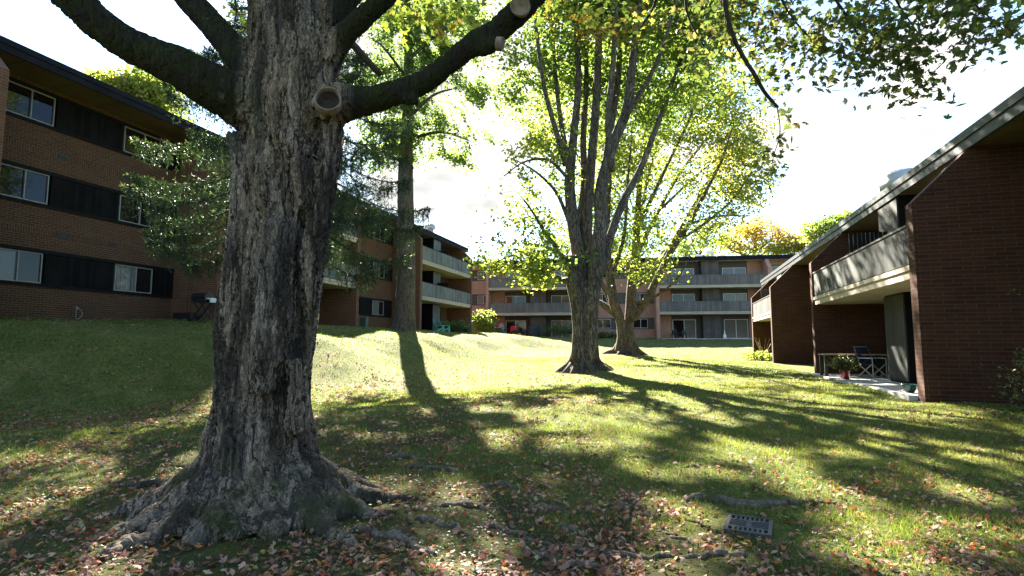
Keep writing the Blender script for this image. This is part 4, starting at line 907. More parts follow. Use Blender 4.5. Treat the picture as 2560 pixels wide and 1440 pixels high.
addm([(700, 560, 40, 5.02), (690, 700, 48, 4.98), (672, 850, 48, 4.96), (665, 980, 40, 4.98)], 10)
addm([(655, 400, 40, 5.05), (670, 480, 34, 5.0), (650, 540, 20, 5.02)], 10); addm([(720, 330, 40, 5.0), (760, 420, 36, 4.98), (770, 520, 24, 5.0)], 10)
addm([(738, 900, 24, 4.98), (745, 1000, 26, 4.96), (742, 1080, 34, 4.98)], 10); addm([(580, 960, 22, 5.02), (574, 1040, 26, 5.0), (556, 1110, 34, 5.0)], 10)
for (ad, L, r0, h0) in ((186, 1.35, .17, .55), (205, 1.45, .22, .66), (226, 1.3, .2, .6), (248, 1.05, .19, .55), (272, 1.02, .2, .56), (297, .98, .18, .5), (260, .98, .13, .42), (236, 1.1, .13, .42), (285, 1.0, .13, .4), (320, 2.1, .25, .66), (340, 1.6, .24, .7), (2, 1.75, .22, .62), (25, 1.4, .2, .55), (166, 2.6, .17, .5), (130, 1.4, .22, .6), (80, 1.3, .22, .6), (50, 1.3, .2, .55), (214, 1.2, .16, .45), (331, 1.3, .17, .5)):
    a_ = math.radians(ad); e = RGT * math.cos(a_) + FWD * math.sin(a_); sd = RGT * -math.sin(a_) + FWD * math.cos(a_); bend = rs0.uniform(-.22, .22)
    pts, rad = [], []
    for f, hh, rr in ((.16, h0 * .98, .62), (.32, h0 * .62, .84), (.50, h0 * .36, .88), (.68, h0 * .18, .78), (.86, h0 * .06, .62), (1.0, .0, 0)):
        if rr: dist_ = .20 + (f - .20) * 1.15
        if rr: q = bm0 + e * dist_ * .95 + sd * bend * max(0, f - .5) * .4; q[2] = gz1(q[0], q[1]) + hh; pts.append(q); rad.append(r0 * rr)
    for k in (1, 2, 3, 4):
        t_ = .96 + (L - .96) * k / 4; q = bm0 + e * t_ * .93 + sd * (bend * t_ * .45 + rs0.normal(0, .035)); q[2] = gz1(q[0], q[1]) + (.02, -.005, -.025, -.05)[k - 1]; pts.append(q); rad.append(r0 * (.48, .36, .23, .09)[k - 1])
    tb.add(pts, rad, 12, 4, .07, rs=rs0)
tmp = tb.build('trunk', M['soil'])
md = tmp.modifiers.new('r', 'REMESH'); md.mode = 'VOXEL'; md.voxel_size = .021; md.adaptivity = 0
sm = tmp.modifiers.new('s', 'SMOOTH'); sm.iterations = 9; sm.factor = .5
dg = bpy.context.evaluated_depsgraph_get(); dg.update()
me = bpy.data.meshes.new_from_object(tmp.evaluated_get(dg)); old = tmp.data; bpy.data.objects.remove(tmp); bpy.data.meshes.remove(old)
nv = len(me.vertices); co = np.empty(nv * 3, np.float32); me.vertices.foreach_get('co', co); co = co.reshape(-1, 3)
px, py, dd = proj(co)
axx = np.interp(py, [y for y, a, b in prof][::-1], [(a + b) / 2 for y, a, b in prof][::-1]); hwx = np.interp(py, [y for y, a, b in prof][::-1], [(b - a) / 2 for y, a, b in prof][::-1])
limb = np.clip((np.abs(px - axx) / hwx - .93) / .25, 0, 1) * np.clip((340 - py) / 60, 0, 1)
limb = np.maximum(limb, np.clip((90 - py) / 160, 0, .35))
foot = np.clip((py - 1085) / 120, 0, 1)
for k in ('limb', 'foot'):
    a = me.attributes.new(k, 'FLOAT', 'POINT'); a.data.foreach_set('value', (limb if k == 'limb' else foot).astype(np.float32))
me.vertices.foreach_set('co', (co - bm0[None]).astype(np.float32).ravel())
me.polygons.foreach_set('use_smooth', np.ones(len(me.polygons), bool)); me.update()
def big_bark():
    m_, g = material('flaking_maple_bark'); o = OB(g)
    limb_ = g('ShaderNodeAttribute', None, out=2, attribute_name='limb'); foot_ = g('ShaderNodeAttribute', None, out=2, attribute_name='foot')
    st = g.vmul(o, (1, 1, .11))
    wv = g.vadd(st, g.vmul(g.noise(g.vmul(o, (1, 1, .5)), 3.0, 4, out=1), (.15, .15, .06)))
    wf = g.vadd(wv, g.vmul(g.noise(o, 22, 4, out=1), (.03, .03, .02)))
    vc = g('ShaderNodeTexVoronoi', {'Vector': wf, 'Scale': 9.0}, out=1)
    vo2 = g('ShaderNodeTexVoronoi', {'Vector': g.vadd(g.vmul(o, (1, 1, .4)), g.vmul(g.noise(o, 8, 3, out=1), (.08, .08, .08))), 'Scale': 26.0}, feature='DISTANCE_TO_EDGE')
    n = g.noise(wv, 15, 9, .7); nf = g.noise(o, 55, 5, .7); big_ = g.noise(g.vmul(o, (1, 1, .4)), 2.3, 6, .62)
    r1 = g.noise(wv, 8.5, 4, .55); r2 = g.noise(g.vmul(wf, (1, 1, 1.6)), 21, 5, .6)
    k1 = g.sstep(g.m('ABSOLUTE', g.m('SUBTRACT', r1, .5)), .004, .05); k2 = g.sstep(g.m('ABSOLUTE', g.m('SUBTRACT', r2, .5)), .0, .06)
    plate = g.m('MULTIPLY', k1, g.m('ADD', g.m('MULTIPLY', k2, .5), .5))
    small = g.sstep(vo2, 0, .12)
    r_, gr_, b_ = g.xyz(vc)
    c = g.mix(r_, (.205, .15, .105), (.36, .27, .195)); c = g.mix(g.sstep(gr_, .62, .9), c, (.33, .255, .20)); c = g.mix(g.sstep(b_, .7, .95), c, (.14, .118, .10))
    c = g.mix(g.sstep(nf, .3, .75), g.vmul(c, (.6, .6, .6)), c)
    c = g.mix(g.m('MULTIPLY', g.m('SUBTRACT', 1.0, small), .55), c, (.05, .04, .034))
    c = g.mix(g.sstep(g.m('ADD', plate, g.m('MULTIPLY', g.m('SUBTRACT', nf, .5), .5)), .05, .6), (.038, .028, .022), c)
    blk = g.noise(g.vadd(g.vmul(o, (1.5, 1.5, .30)), (3.1, .4, 1.2)), 2.1, 8, .72)
    bl = g.sstep(g.m('ADD', blk, g.m('MULTIPLY', foot_, .045)), .50, .575, 0, .86)
    c = g.mix(bl, c, (.030, .024, .020))
    green = g.sstep(g.noise(o, 1.4, 5), .54, .7, 0, .4); c = g.mix(green, c, (.085, .09, .05))
    fm = g.noise(o, 3.3, 6, .65); c = g.mix(g.m('MULTIPLY', foot_, g.sstep(fm, .50, .66)), c, (.04, .042, .016))
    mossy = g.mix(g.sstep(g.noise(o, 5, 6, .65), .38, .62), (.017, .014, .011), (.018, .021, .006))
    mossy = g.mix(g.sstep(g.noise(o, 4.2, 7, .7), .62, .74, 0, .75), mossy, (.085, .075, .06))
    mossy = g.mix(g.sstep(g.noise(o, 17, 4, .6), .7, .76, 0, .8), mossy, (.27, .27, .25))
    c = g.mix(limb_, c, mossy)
    amp = g.m('SUBTRACT', 1.0, g.m('MULTIPLY', limb_, .5))
    h = g.m('ADD', g.m('MULTIPLY', plate, .9), g.m('ADD', g.m('MULTIPLY', n, .40), g.m('ADD', g.m('MULTIPLY', nf, .14), g.m('MULTIPLY', small, .16))))
    h = g.m('MULTIPLY', h, g.m('MULTIPLY', amp, g.m('SUBTRACT', 1.0, g.m('MULTIPLY', foot_, .5))))
    p = g('ShaderNodeBsdfPrincipled', {'Base Color': c, 'Roughness': .9, 'Specular IOR Level': .15}); out = g('ShaderNodeOutputMaterial', {0: p}, out=None)
    dsp = g('ShaderNodeDisplacement', {'Height': h, 'Midlevel': 1.0, 'Scale': .040}); m_.node_tree.links.new(dsp, out.inputs['Displacement'])
    m_.displacement_method = 'BOTH'; return m_
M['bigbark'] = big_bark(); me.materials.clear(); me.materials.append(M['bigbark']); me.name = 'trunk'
trunk = bpy.data.objects.new('trunk', me); COL.objects.link(trunk); trunk.parent = big

def root_mat():
    m_, g = material('root_bark'); o = OB(g); n = g.noise(o, 9, 7, .65); n2 = g.noise(o, 45, 5, .7); mo = g.noise(o, 3, 5)
    c = g.mix(g.sstep(n, .3, .7), (.10, .08, .062), (.26, .205, .155)); c = g.mix(g.sstep(n2, .35, .7), g.vmul(c, (.5, .5, .5)), c); c = g.mix(g.sstep(mo, .52, .66, 0, .8), c, (.05, .055, .018))
    finish(g, c, .92, g.m('ADD', n, g.m('MULTIPLY', n2, .5)), .9, .03, .15); return m_
M['root'] = root_mat()
def ground_tube(pts, lift=.22, k=9, wob=.3):
    q = [(gp(x, y), hw) for x, y, hw in pts]
    P_ = [a for a, _ in q]; R_ = [sz(h, a @ FWD) for a, h in q]; t_ = Tubes()
    p, rr = smooth_path(P_, R_, 7); p[:, :2] += rs0.normal(0, 1, (len(p), 2)) * .02; p[:, 2] = gz(p[:, 0], p[:, 1]) + rr * (lift + rs0.normal(0, wob, len(p))) ; rr = rr * rs0.uniform(.8, 1.2, len(rr))
    p[0, 2] -= rr[0]; p[-1, 2] -= rr[-1]
    t_.add(p, rr, k, 2); return t_
for pts in ([(1030, 1298, 5), (1080, 1303, 9), (1130, 1318, 9), (1180, 1345, 6)], [(1210, 1215, 5), (1250, 1213, 8), (1300, 1222, 5)], [(1325, 1268, 5), (1370, 1272, 8), (1440, 1284, 5), (1500, 1280, 3)], [(1310, 1383, 6), (1350, 1392, 10), (1420, 1408, 9), (1490, 1417, 8), (1560, 1440, 5)],
        [(1200, 1312, 4), (1260, 1325, 7), (1330, 1350, 6), (1400, 1368, 5), (1500, 1382, 7), (1610, 1392, 7), (1720, 1393, 5), (1800, 1386, 8), (1880, 1392, 5)], [(1380, 1325, 6), (1415, 1320, 10), (1440, 1328, 6)], [(1520, 1262, 4), (1560, 1268, 8), (1580, 1275, 4)], [(1100, 1265, 4), (1160, 1262, 7), (1230, 1275, 4)],
        [(250, 1352, 6), (310, 1322, 11), (350, 1316, 6)], [(258, 1400, 8), (300, 1375, 22), (370, 1352, 20), (400, 1345, 8)], [(100, 1250, 4), (180, 1232, 8), (230, 1222, 4)], [(1180, 1425, 6), (1270, 1440, 9), (1360, 1450, 5)], [(950, 1150, 4), (1000, 1142, 7), (1060, 1150, 4)], [(1000, 1165, 4), (1090, 1172, 7), (1150, 1180, 4)], [(1640, 1325, 3), (1700, 1345, 5), (1760, 1372, 3)], [(880, 1325, 7), (990, 1345, 13), (1060, 1380, 11), (1110, 1400, 5)], [(1700, 1170, 2), (1760, 1165, 4), (1810, 1172, 2)], [(1550, 1140, 2), (1620, 1145, 4), (1680, 1150, 2)]):
    rel(ground_tube(pts), big).build('root', M['root'], big)
lr = ground_tube([(1712, 1250, 4), (1745, 1247, 10), (1800, 1256, 12), (1850, 1265, 12.5), (1900, 1268, 12), (1950, 1262, 9), (2010, 1256, 4), (2060, 1258, 3), (2105, 1262, 2)], .45, 12, .12).build('exposed_root', M['root'])
tag(lr, 'thick grey exposed root lying in the grass just above the drain grate', 'root')

# scars where limbs were cut
def scar(px, py, d, r, nrm, deep, label):
    c = P(px, py, d); n = Vector(nrm).normalized(); q = n.to_track_quat('Z', 'Y').to_matrix(); k = 28; r_ = np.random.RandomState(int(px))
    ph = r_.uniform(0, 6, 4); rad = lambda a: r * (1 + (.035) * math.sin(2 * a + ph[0]) + .025 * math.sin(3 * a + ph[1]) + .012 * math.sin(5 * a + ph[2]))
    rim, core = MB(), MB()
    pr = [(1.10, -.9 * r), (1.08, -.04 * r), (1.03, .03 * r), (.98, .03 * r), (.93, -.01 * r), (.88, -deep * .6)]
    T_ = lambda a, f, z: tuple(Vector(c - bm0) + q @ Vector((rad(a) * f * math.cos(a), rad(a) * f * math.sin(a), z)))
    for i in range(k):
        a0, a1 = 2 * math.pi * i / k, 2 * math.pi * (i + 1) / k
        for j in range(len(pr) - 1): rim.poly([T_(a0, *pr[j]), T_(a1, *pr[j]), T_(a1, *pr[j + 1]), T_(a0, *pr[j + 1])])
        core.poly([T_(a0, .88, -deep * .5), T_(a1, .88, -deep * .5), T_(a1, .45, -deep), T_(a0, .45, -deep)]); core.poly([T_(a0, .45, -deep), T_(a1, .45, -deep), T_(0, 0, -deep * .85)])
    o = rim.build('branch_scar', M['scar_rim'], big, True, label=label); core.build('hollow', M['scar_core'] if deep > .02 else M['scar_pale'], o, True)
M['scar_rim'] = plain('callus_wood', (.17, .13, .095), .85, .4, 14); M['scar_core'] = plain('rotten_wood', (.03, .022, .018), .95, .5, 12); M['scar_pale'] = plain('cut_wood', (.15, .11, .075), .85, .35, 14)
scar(820, 246, 4.755, sz(32, 4.7), (.25 * RGT - FWD + np.array([0, 0, .08])), .10, 'large hollow scar with pale rim')
scar(1300, 14, 4.57, sz(24, 4.5), (-.1 * RGT - FWD * .9 + np.array([0, 0, -.35])), .018, 'pale oval cut scar')
scar(1257, 110, 4.70, sz(17, 4.7), (1.0 * RGT - FWD * .25 + np.array([0, 0, -.2])), .012, 'small round cut stub')

# foliage of the big maple: high crown out of the picture, low sprays and the hanging boughs in it
cb = Tubes()
for q0, q1, q2, q3 in (((700, -700, DM), (690, -1200, 5.2), (700, -1800, 4.5), (720, -2300, 4)),):
    cb.add([P(700, -690, DM), bm0 + [0, -.2, 9.5], bm0 + [.3, -.6, 12.0], bm0 + [.2, -1.0, 14.5]], [.26, .2, .12, .03], 9, 5)
top = bm0 + np.array([0, 0, 8.2])
for a, L, h in ((.2, 5.2, 2.6), (1.1, 5.5, 3.4), (2.0, 5.0, 2.8), (2.9, 5.6, 2.4), (3.8, 5.0, 3.6), (4.7, 5.2, 2.8), (5.6, 5.4, 3.2), (.7, 3.6, 5), (2.6, 3.4, 5.2), (4.3, 3.6, 4.8)):
    e = np.array([math.cos(a), math.sin(a), 0]); cb.add([top + [0, 0, h * .2], top + e * L * .4 + [0, 0, h * .55], top + e * L * .75 + [0, 0, h * .8], top + e * L + [0, 0, h]], [.13, .09, .055, .012], 7, 5)
def bough(pts, d0, d1):
    n = len(pts); q = [P(p[0], p[1], d0 + (d1 - d0) * i / (n - 1)) for i, p in enumerate(pts)]; cb.add(q, [sz(p[2], d0) for p in pts], 7, 6, .08, rs=rs0)
cr = Crown(44); crn = Crown(45, True)
for k in range(34):
    a = k * 2.4; e = np.array([math.cos(a), math.sin(a), 0]); L = 1.2 + 5.2 * ((k % 17) / 17) ** .6; c = top + e * L + [0, 0, 2.0 + (k * .37 % 1) * 4.2 - L * .22]
    cr.blob(c, (1.5, 1.5, 1.0), 620, ('green', 'gold', 'lime', 'green')[k % 4], .15, 20, .33)
# boughs hanging into the picture at the upper right, seen from below against the sky
bough([(1500, -330, 14), (1650, -190, 11), (1790, -60, 8), (1822, 60, 6.5), (1850, 128, 6.5), (1888, 190, 6.5), (1912, 232, 6), (1944, 268, 5)], 5.6, 6.9)
bough([(1942, 262, 1.6), (1950, 330, 1.3), (1932, 400, 1), (1925, 470, .6)], 6.8, 7.0)
bough([(1960, -240, 9), (2040, -90, 5), (2090, 0, 4), (2130, 60, 3.4), (2160, 115, 2.6), (2192, 170, 1.6)], 5.6, 6.4)
bough([(2100, -200, 6), (2200, -70, 4), (2252, 20, 2.6), (2300, 90, 1.6)], 5.5, 6.3); bough([(2330, -160, 5), (2400, -30, 3), (2470, 40, 2), (2530, 90, 1)], 5.4, 6.2)
bough([(1900, -120, 6), (1960, 10, 3), (2010, 80, 2), (2060, 120, 1)], 5.8, 6.6); bough([(1590, -200, 8), (1700, -60, 5), (1720, 40, 3), (1765, 130, 2.4), (1775, 200, 1.2)], 6.2, 7.6); bough([(1650, -120, 6), (1640, 0, 4), (1600, 70, 2.4), (1560, 120, 1.2)], 6.6, 7.8)
bough([(1020, -70, 14), (1090, -60, 8), (1140, 0, 4), (1180, 60, 2)], 5.2, 6.0); bough([(862, 92, 11), (905, 138, 10), (952, 188, 9)], 7.2, 7.6)
bough([(560, -60, 6), (590, 10, 3), (585, 70, 1.5)], 8, 8.4)
for (px, py, d, rx, ry, n, pal) in ((1835, 60, 6.5, 70, 60, 300, 'olive'), (1900, 120, 6.7, 80, 70, 300, 'olive'), (1965, 160, 6.8, 60, 36, 130, 'olive'), (2010, 60, 6.3, 70, 55, 200, 'olive'), (2070, 110, 6.4, 50, 44, 110, 'olive'), (2150, 60, 6.0, 80, 60, 300, 'olive'), (2190, 140, 6.2, 70, 55, 260, 'olive'), (2260, 90, 6.1, 80, 70, 330, 'olive'), (2270, 190, 6.3, 60, 40, 150, 'olive'), (2320, 210, 6.3, 30, 34, 70, 'olive'),
        (2330, 60, 6.0, 80, 55, 250, 'olive'), (2420, 60, 5.9, 80, 60, 230, 'olive'), (2390, 140, 6.1, 50, 26, 70, 'olive'), (2490, 40, 5.9, 70, 46, 170, 'olive'), (2545, 80, 6.0, 40, 30, 80, 'olive'), (2310, 268, 6.4, 18, 6, 9, 'olive'), (2530, 135, 6.1, 20, 14, 14, 'olive'), (2060, 195, 6.5, 44, 26, 60, 'olive'), (2080, 215, 6.5, 26, 16, 24, 'olive'), (2215, 232, 6.4, 30, 18, 26, 'olive'),
        (1880, 215, 6.9, 36, 40, 110, 'olive'), (1925, 235, 6.9, 34, 26, 70, 'olive'), (1965, 300, 7, 22, 22, 30, 'olive'), (1950, 345, 7, 36, 18, 50, 'olive'), (1935, 390, 7, 30, 28, 60, 'olive'), (1905, 440, 7, 34, 24, 50, 'olive'), (1790, 130, 7.0, 50, 60, 190, 'olive'), (1745, 40, 7.0, 60, 50, 220, 'olive'), (1730, 160, 7.3, 44, 50, 120, 'olive'), (1800, 240, 7.3, 40, 40, 80, 'olive'), (1850, 10, 6.5, 70, 40, 200, 'olive'), (1960, 10, 6.3, 70, 36, 180, 'olive'), (2240, 0, 6, 90, 40, 260, 'olive'), (2380, 0, 5.9, 90, 40, 240, 'olive'),
        (1070, 40, 5.6, 70, 40, 110, 'lime'), (1140, 60, 5.7, 50, 30, 70, 'gold'), (1010, 30, 5.7, 40, 40, 60, 'lime'), (1180, 20, 5.7, 60, 40, 90, 'lime'), (1600, 40, 7.4, 90, 50, 90, 'gold'), (1520, 20, 7.6, 90, 40, 80, 'turn'), (1640, 100, 7.6, 50, 34, 40, 'turn'), (1430, 20, 7.8, 80, 36, 120, 'gold'), (1330, 20, 7.8, 80, 30, 100, 'gold'), (585, 40, 8.2, 28, 60, 90, 'turn'), (600, 90, 8.2, 22, 40, 60, 'gold'), (560, -10, 8.2, 50, 30, 90, 'lime'), (1230, 60, 6.4, 40, 40, 50, 'gold')):
    c, rr = ell(px, py, d, rx, ry, sz(max(rx, ry), d) * .9); crn.carve = False; crn.blob(c, rr, int(n * (.62 if pal == 'olive' else .85)), pal, .135, 7, .15, .3, .6)
twigs(cb, crn.hubs(), rs0, .8, .006, 420, maxd=2.2); twigs(cb, cr.hubs(), rs0, .25, .02, 160)
for k_, hubs_ in ((0, 0),): pass
rel(cb, big).build('bough', M['barktwig'], big); cr.build(big); crn.build(big, 'leaf', 'maple', 'low_foliage')

# ------------------------------------------------------------------ small things
def at(px, py, name, label, cat, group=None, rz=0): q = gp(px, py); return empty(name, q, label, cat, group, rz)
def on(x, y, name, label, cat, group=None, rz=0, z=None): return empty(name, (x, y, gz1(x, y) if z is None else z), label, cat, group, rz)

def shrub(loc, rad, n, pal, size, label, seed, name='shrub', mat='leaf', stems=7, h0=.0):
    t = empty(name, loc, label, 'shrub'); loc = np.array(loc); tb = Tubes(); rs = np.random.RandomState(seed); cr = Crown(seed, False)
    for k in range(5):
        o_ = rs.normal(0, .35, 3) * np.array(rad) * [1, 1, .5]; cr.blob(loc + [0, 0, rad[2] * (1 + h0)] + o_, np.array(rad) * .75, n // 5, pal, size, 12, size * 1.6, .7)
    for k in range(stems):
        e = rs.normal(0, .5, 3) * np.array(rad); tip = loc + [e[0], e[1], rad[2] * (1.3 + h0)]; tb.add([loc + [e[0] * .1, e[1] * .1, -.05], (loc + tip) / 2, tip], [.014, .01, .004], 4, 3)
    rel(tb, t).build('stem', M['barktwig'], t); cr.build(t, mat, name='foliage'); return t

# cast iron drain grate
c0 = ground_hits([1812, 1922, 1942, 1820], [1288, 1306, 1347, 1338]); ctr = c0.mean(0); ax = (c0[1] - c0[0] + c0[2] - c0[3]); rz = math.atan2(ax[1], ax[0]); Wd = np.linalg.norm(ax) / 2; Ht = np.linalg.norm((c0[3] - c0[0] + c0[2] - c0[1])) / 2
gr_ = empty('drain_grate', ctr + [0, 0, .03], 'rectangular cast iron drain grate set in the grass among leaves', 'drain grate', rz=rz)
mb = MB(); W2, H2 = Wd / 2, max(Ht, .3) / 2; f = .03
mb.box(-W2, W2, -H2, -H2 + f, -.05, 0).box(-W2, W2, H2 - f, H2, -.05, 0).box(-W2, -W2 + f, -H2 + f, H2 - f, -.05, 0).box(W2 - f, W2, -H2 + f, H2 - f, -.05, 0)
y1 = H2 * .42
for sg_ in (-1, 1):
    mb.box(-W2 + f, W2 - f, sg_ * y1 - .014, sg_ * y1 + .014, -.045, -.002)
    n_ = 8
    for k in range(1, n_): x = -W2 + f + (2 * W2 - 2 * f) * k / n_; mb.box(x - .011, x + .011, *sorted((sg_ * (y1 + .014), sg_ * (H2 - f))), -.04, -.003)
for k in (-1, 0, 1): mb.box(-W2 + f, W2 - f, k * y1 * .5 - .007, k * y1 * .5 + .007, -.045, -.002)
mb.box(-.02, .02, -y1, y1, -.045, -.004); mb.build('grate', M['iron'], gr_, bevel=.003)
MB().box(-W2 + .005, W2 - .005, -H2 + .005, H2 - .005, -.20, -.12).build('drain_pit', M['black'], gr_)

# grill, planter and hoop by the brick pier
q = onY(503, 780, 18.0); gl = on(q[0], 18.05, 'grill', 'black gas grill with a white side shelf against the brick pier on the left bank', 'grill', rz=.1)
MB().box(-.36, .30, -.24, .24, .78, .92).build('firebox', M['black'], gl, bevel=.03)
lid = MB(); lid.prism_yz([(-.24, .93), (.24, .93), (.24, 1.02), (.14, 1.13), (-.10, 1.15), (-.24, 1.04)], -.36, .30); lid.build('lid', M['black'], gl, bevel=.02)
MB().box(.32, .58, -.22, .22, .88, .93).box(.50, .60, -.24, .24, .74, .88).build('side_shelf', M['white'], gl, bevel=.015)
for y_ in (-.2, .2):
    MB().bar((-.34, y_, .05), (.26, y_, .8), .035).build('leg', M['black'], gl); MB().bar((.34, y_, .05), (-.28, y_, .8), .035).build('leg', M['black'], gl)
MB().tube([(-.34, -.28, .09), (-.34, -.20, .09)], .09, 14).tube([(-.34, .20, .09), (-.34, .28, .09)], .09, 14).build('wheel', M['black'], gl)
MB().box(-.3, .26, -.2, .2, .28, .31).build('lower_shelf', M['darkgrey'], gl)
q = onY(462, 790, 18.3); pl = on(q[0], 18.3, 'planter_box', 'low black planter box at the foot of the brick pier beside the grill', 'planter')
mb = MB(); mb.box(-.42, .48, -.18, -.15, 0, .26).box(-.42, .48, .15, .18, 0, .26).box(-.42, -.39, -.15, .15, 0, .26).box(.45, .48, -.15, .15, 0, .26); mb.build('box', M['black'], pl, bevel=.006); MB().box(-.39, .45, -.15, .15, .02, .21).build('soil', M['soil'], pl)
q = onY(482, 640, 18.35); hp = on(q[0], 18.35, 'garden_hoop', 'tall thin black wire hoop standing in front of the brick pier', 'trellis'); zt = q[2] - gz1(q[0], 18.35)
tag(MB().tube([(-.13, 0, -.05), (-.10, 0, zt * .5), (-.04, 0, zt * .93), (.0, 0, zt), (.04, 0, zt * .93), (.05, 0, zt * .5), (.05, 0, -.05)], .012, 6).build('hoop', M['black'], hp))
q = onX(190, 770, -20.58); hs = empty('wall_tap', (-20.6, q[1], q[2]), 'brass wall tap with a looped pale hose on the near left brick wall', 'tap')
MB().tube([(0, 0, 0), (.1, 0, 0), (.13, 0, -.05)], .014, 8).tube([(.06, -.03, .03), (.06, .03, .03)], .012, 8).build('tap', M['galv'], hs)
lp = [(.13 - .02 * math.sin(a), .14 * math.sin(a) * (1.2 if math.sin(a) > 0 else .6), -.20 + .20 * math.cos(a) - .03 * math.sin(2 * a)) for a in np.linspace(.2, 6.1, 22)]
MB().tube(lp, .008, 6).build('hose', M['galv'], hs)
q = onY(910, 822, 31.3); ub = on(q[0], 31.3, 'utility_pedestal', 'green steel utility box standing by the window wall left of the tall tree', 'utility box')
mb = MB(); mb.box(-.21, .21, -.16, .16, -.1, .62).build('cabinet', M['greenbox'], ub, bevel=.02); MB().box(-.23, .23, -.18, .18, .62, .70).build('cap', M['greenbox'], ub, bevel=.02); MB().box(.212, .218, -.13, .13, .02, .58).build('door', M['greenbox'], ub)

def adirondack(loc, rz, mat, label, group=None):
    t = empty('garden_chair', loc, label, 'chair', group, rz)
    for k in range(5): MB().bar((-.26 + k * .13, .26, .33), (-.29 + k * .145, .60, 1.0 + (.05 if k in (1, 2, 3) else 0)), .115, .02).build('back_slat', M[mat], t)
    mb = MB()
    for k in range(5): mb.box(-.27, .27, -.26 + k * .105, -.17 + k * .105, .37 - k * .018, .392 - k * .018)
    mb.build('seat', M[mat], t)
    for sd in (-1, 1):
        MB().bar((sd * .3, -.26, .58), (sd * .3, .42, .58), .12, .022).build('armrest', M[mat], t)
        MB().box(sd * .29 - .02, sd * .29 + .02, -.28, -.18, 0, .57).build('leg', M[mat], t); MB().bar((sd * .27, -.2, .34), (sd * .27, .62, .02), .03, .09).build('leg', M[mat], t)
    return t
for k, (px, lb) in enumerate(((1101, 'teal slatted garden chair nearer the closet under the left balconies'), (1115, 'teal slatted garden chair beside the shrub under the left balconies'))):
    q = onX(px, 826, -17.7); adirondack((q[0], q[1], gz1(q[0], q[1])), math.pi / 2 + .5, 'teal', lb, 'teal chairs under the left balconies')
q = onX(1132, 832, -17.6); shrub((q[0], q[1], gz1(q[0], q[1]) - .05), (1.2, 1.0, .55), 1500, 'deep', .12, 'dark low shrub on the terrace beside the teal chairs', 61)
q = onX(1163, 834, -17.7); ac = on(q[0], q[1], 'air_conditioner', 'dark grey air conditioner unit at the last brick pier of the left building', 'air conditioner')
mb = MB(); mb.box(-.42, .42, -.42, .42, 0, .78); mb.build('cabinet', M['darkgrey'], ac, bevel=.03); mb = MB()
for k in range(7): mb.box(.421, .432, -.36, .36, .1 + k * .09, .14 + k * .09).box(-.36, .36, -.432, -.421, .1 + k * .09, .14 + k * .09)
mb.build('louvre', M['black'], ac); MB().lathe((0, 0, .78), [(.3, 0), (.3, .03), (.22, .04), (.0, .04)], 16).build('fan_guard', M['black'], ac)

def on_back(px, off, name, label, cat, group=None, rz=0.0):   # stands 'off' metres in front of the far facade's front
    r = ray(px, 845); a = np.array([math.cos(a8), math.sin(a8), 0]); n3 = np.array([nB[0], nB[1], 0]); p0 = np.array([-0.40, 62.64, 0]) - n3 * off
    q = r * ((p0 @ n3) / (r @ n3)); return empty(name, (q[0], q[1], gz1(q[0], q[1])), label, cat, group, a8 + rz)
def metal_chair(t, seat, frame, recl=0.1, arms=True, w_=.5, h=.95):
    MB().box(-w_ / 2, w_ / 2, -.24, .24, .42, .45).build('seat', M[seat], t, bevel=.008)
    MB().bar((0, .24, .46), (0, .24 + recl, h), w_, .025).build('backrest', M[seat], t)
    for x in (-w_ / 2, w_ / 2):
        MB().bar((x, -.24, 0), (x, -.24, .62 if arms else .44), .03).build('leg', M[frame], t); MB().bar((x, .3, 0), (x, .22, .44), .03).build('leg', M[frame], t)
        if arms: MB().bar((x, -.24, .63), (x, .28, .63), .045, .025).build('armrest', M[frame], t)
    return t
t = on_back(1255, -.4, 'lounge_chair', 'pale grey reclining lounge chair on dark frame under the far left balconies', 'chair', rz=.2); metal_chair(t, 'greyfab', 'black', .35, True, .56, 1.3)
t = on_back(1279, -.2, 'folding_chair', 'red camp chair in front of the far left glass door', 'chair', rz=-.3); metal_chair(t, 'red', 'black', .18, True, .6, 1.15)
def small_table(t, top_, h, r_, frame='black', round_=True):
    (MB().lathe((0, 0, 0), [(0, h - .03), (r_, h - .03), (r_, h), (0, h)], 18) if round_ else MB().box(-r_, r_, -r_ * .6, r_ * .6, h - .04, h)).build('tabletop', M[top_], t)
    for sx in (-1, 1):
        for sy in (-1, 1): MB().bar((sx * r_ * .75, sy * r_ * (.75 if round_ else .45), 0), (sx * r_ * .65, sy * r_ * (.65 if round_ else .42), h - .03), .035).build('leg', M[frame], t)
t = on_back(1292, -.1, 'patio_table', 'low dark table right of the red camp chair', 'table'); MB().box(-.5, .5, -.3, .3, .0, .55).build('base', M['black'], t, bevel=.02); MB().box(-.55, .55, -.35, .35, .55, .59).build('tabletop', M['black'], t, bevel=.01)
t = on_back(1307, -.6, 'patio_chair', 'dark metal chair beside the low table at the far left door', 'chair', rz=.9); metal_chair(t, 'black', 'black')
t = on_back(1299, .5, 'pumpkin', 'orange pumpkin on the grass before the low dark table', 'pumpkin')
mb = MB()
for k in range(9): a = k * .698; mb.blob((.13 * math.cos(a), .13 * math.sin(a), .17), (.13, .13, .17))
mb.build('shell', M['orange'], t, True); MB().bar((0, 0, .3), (.03, 0, .42), .035).build('stalk', M['tan'], t)
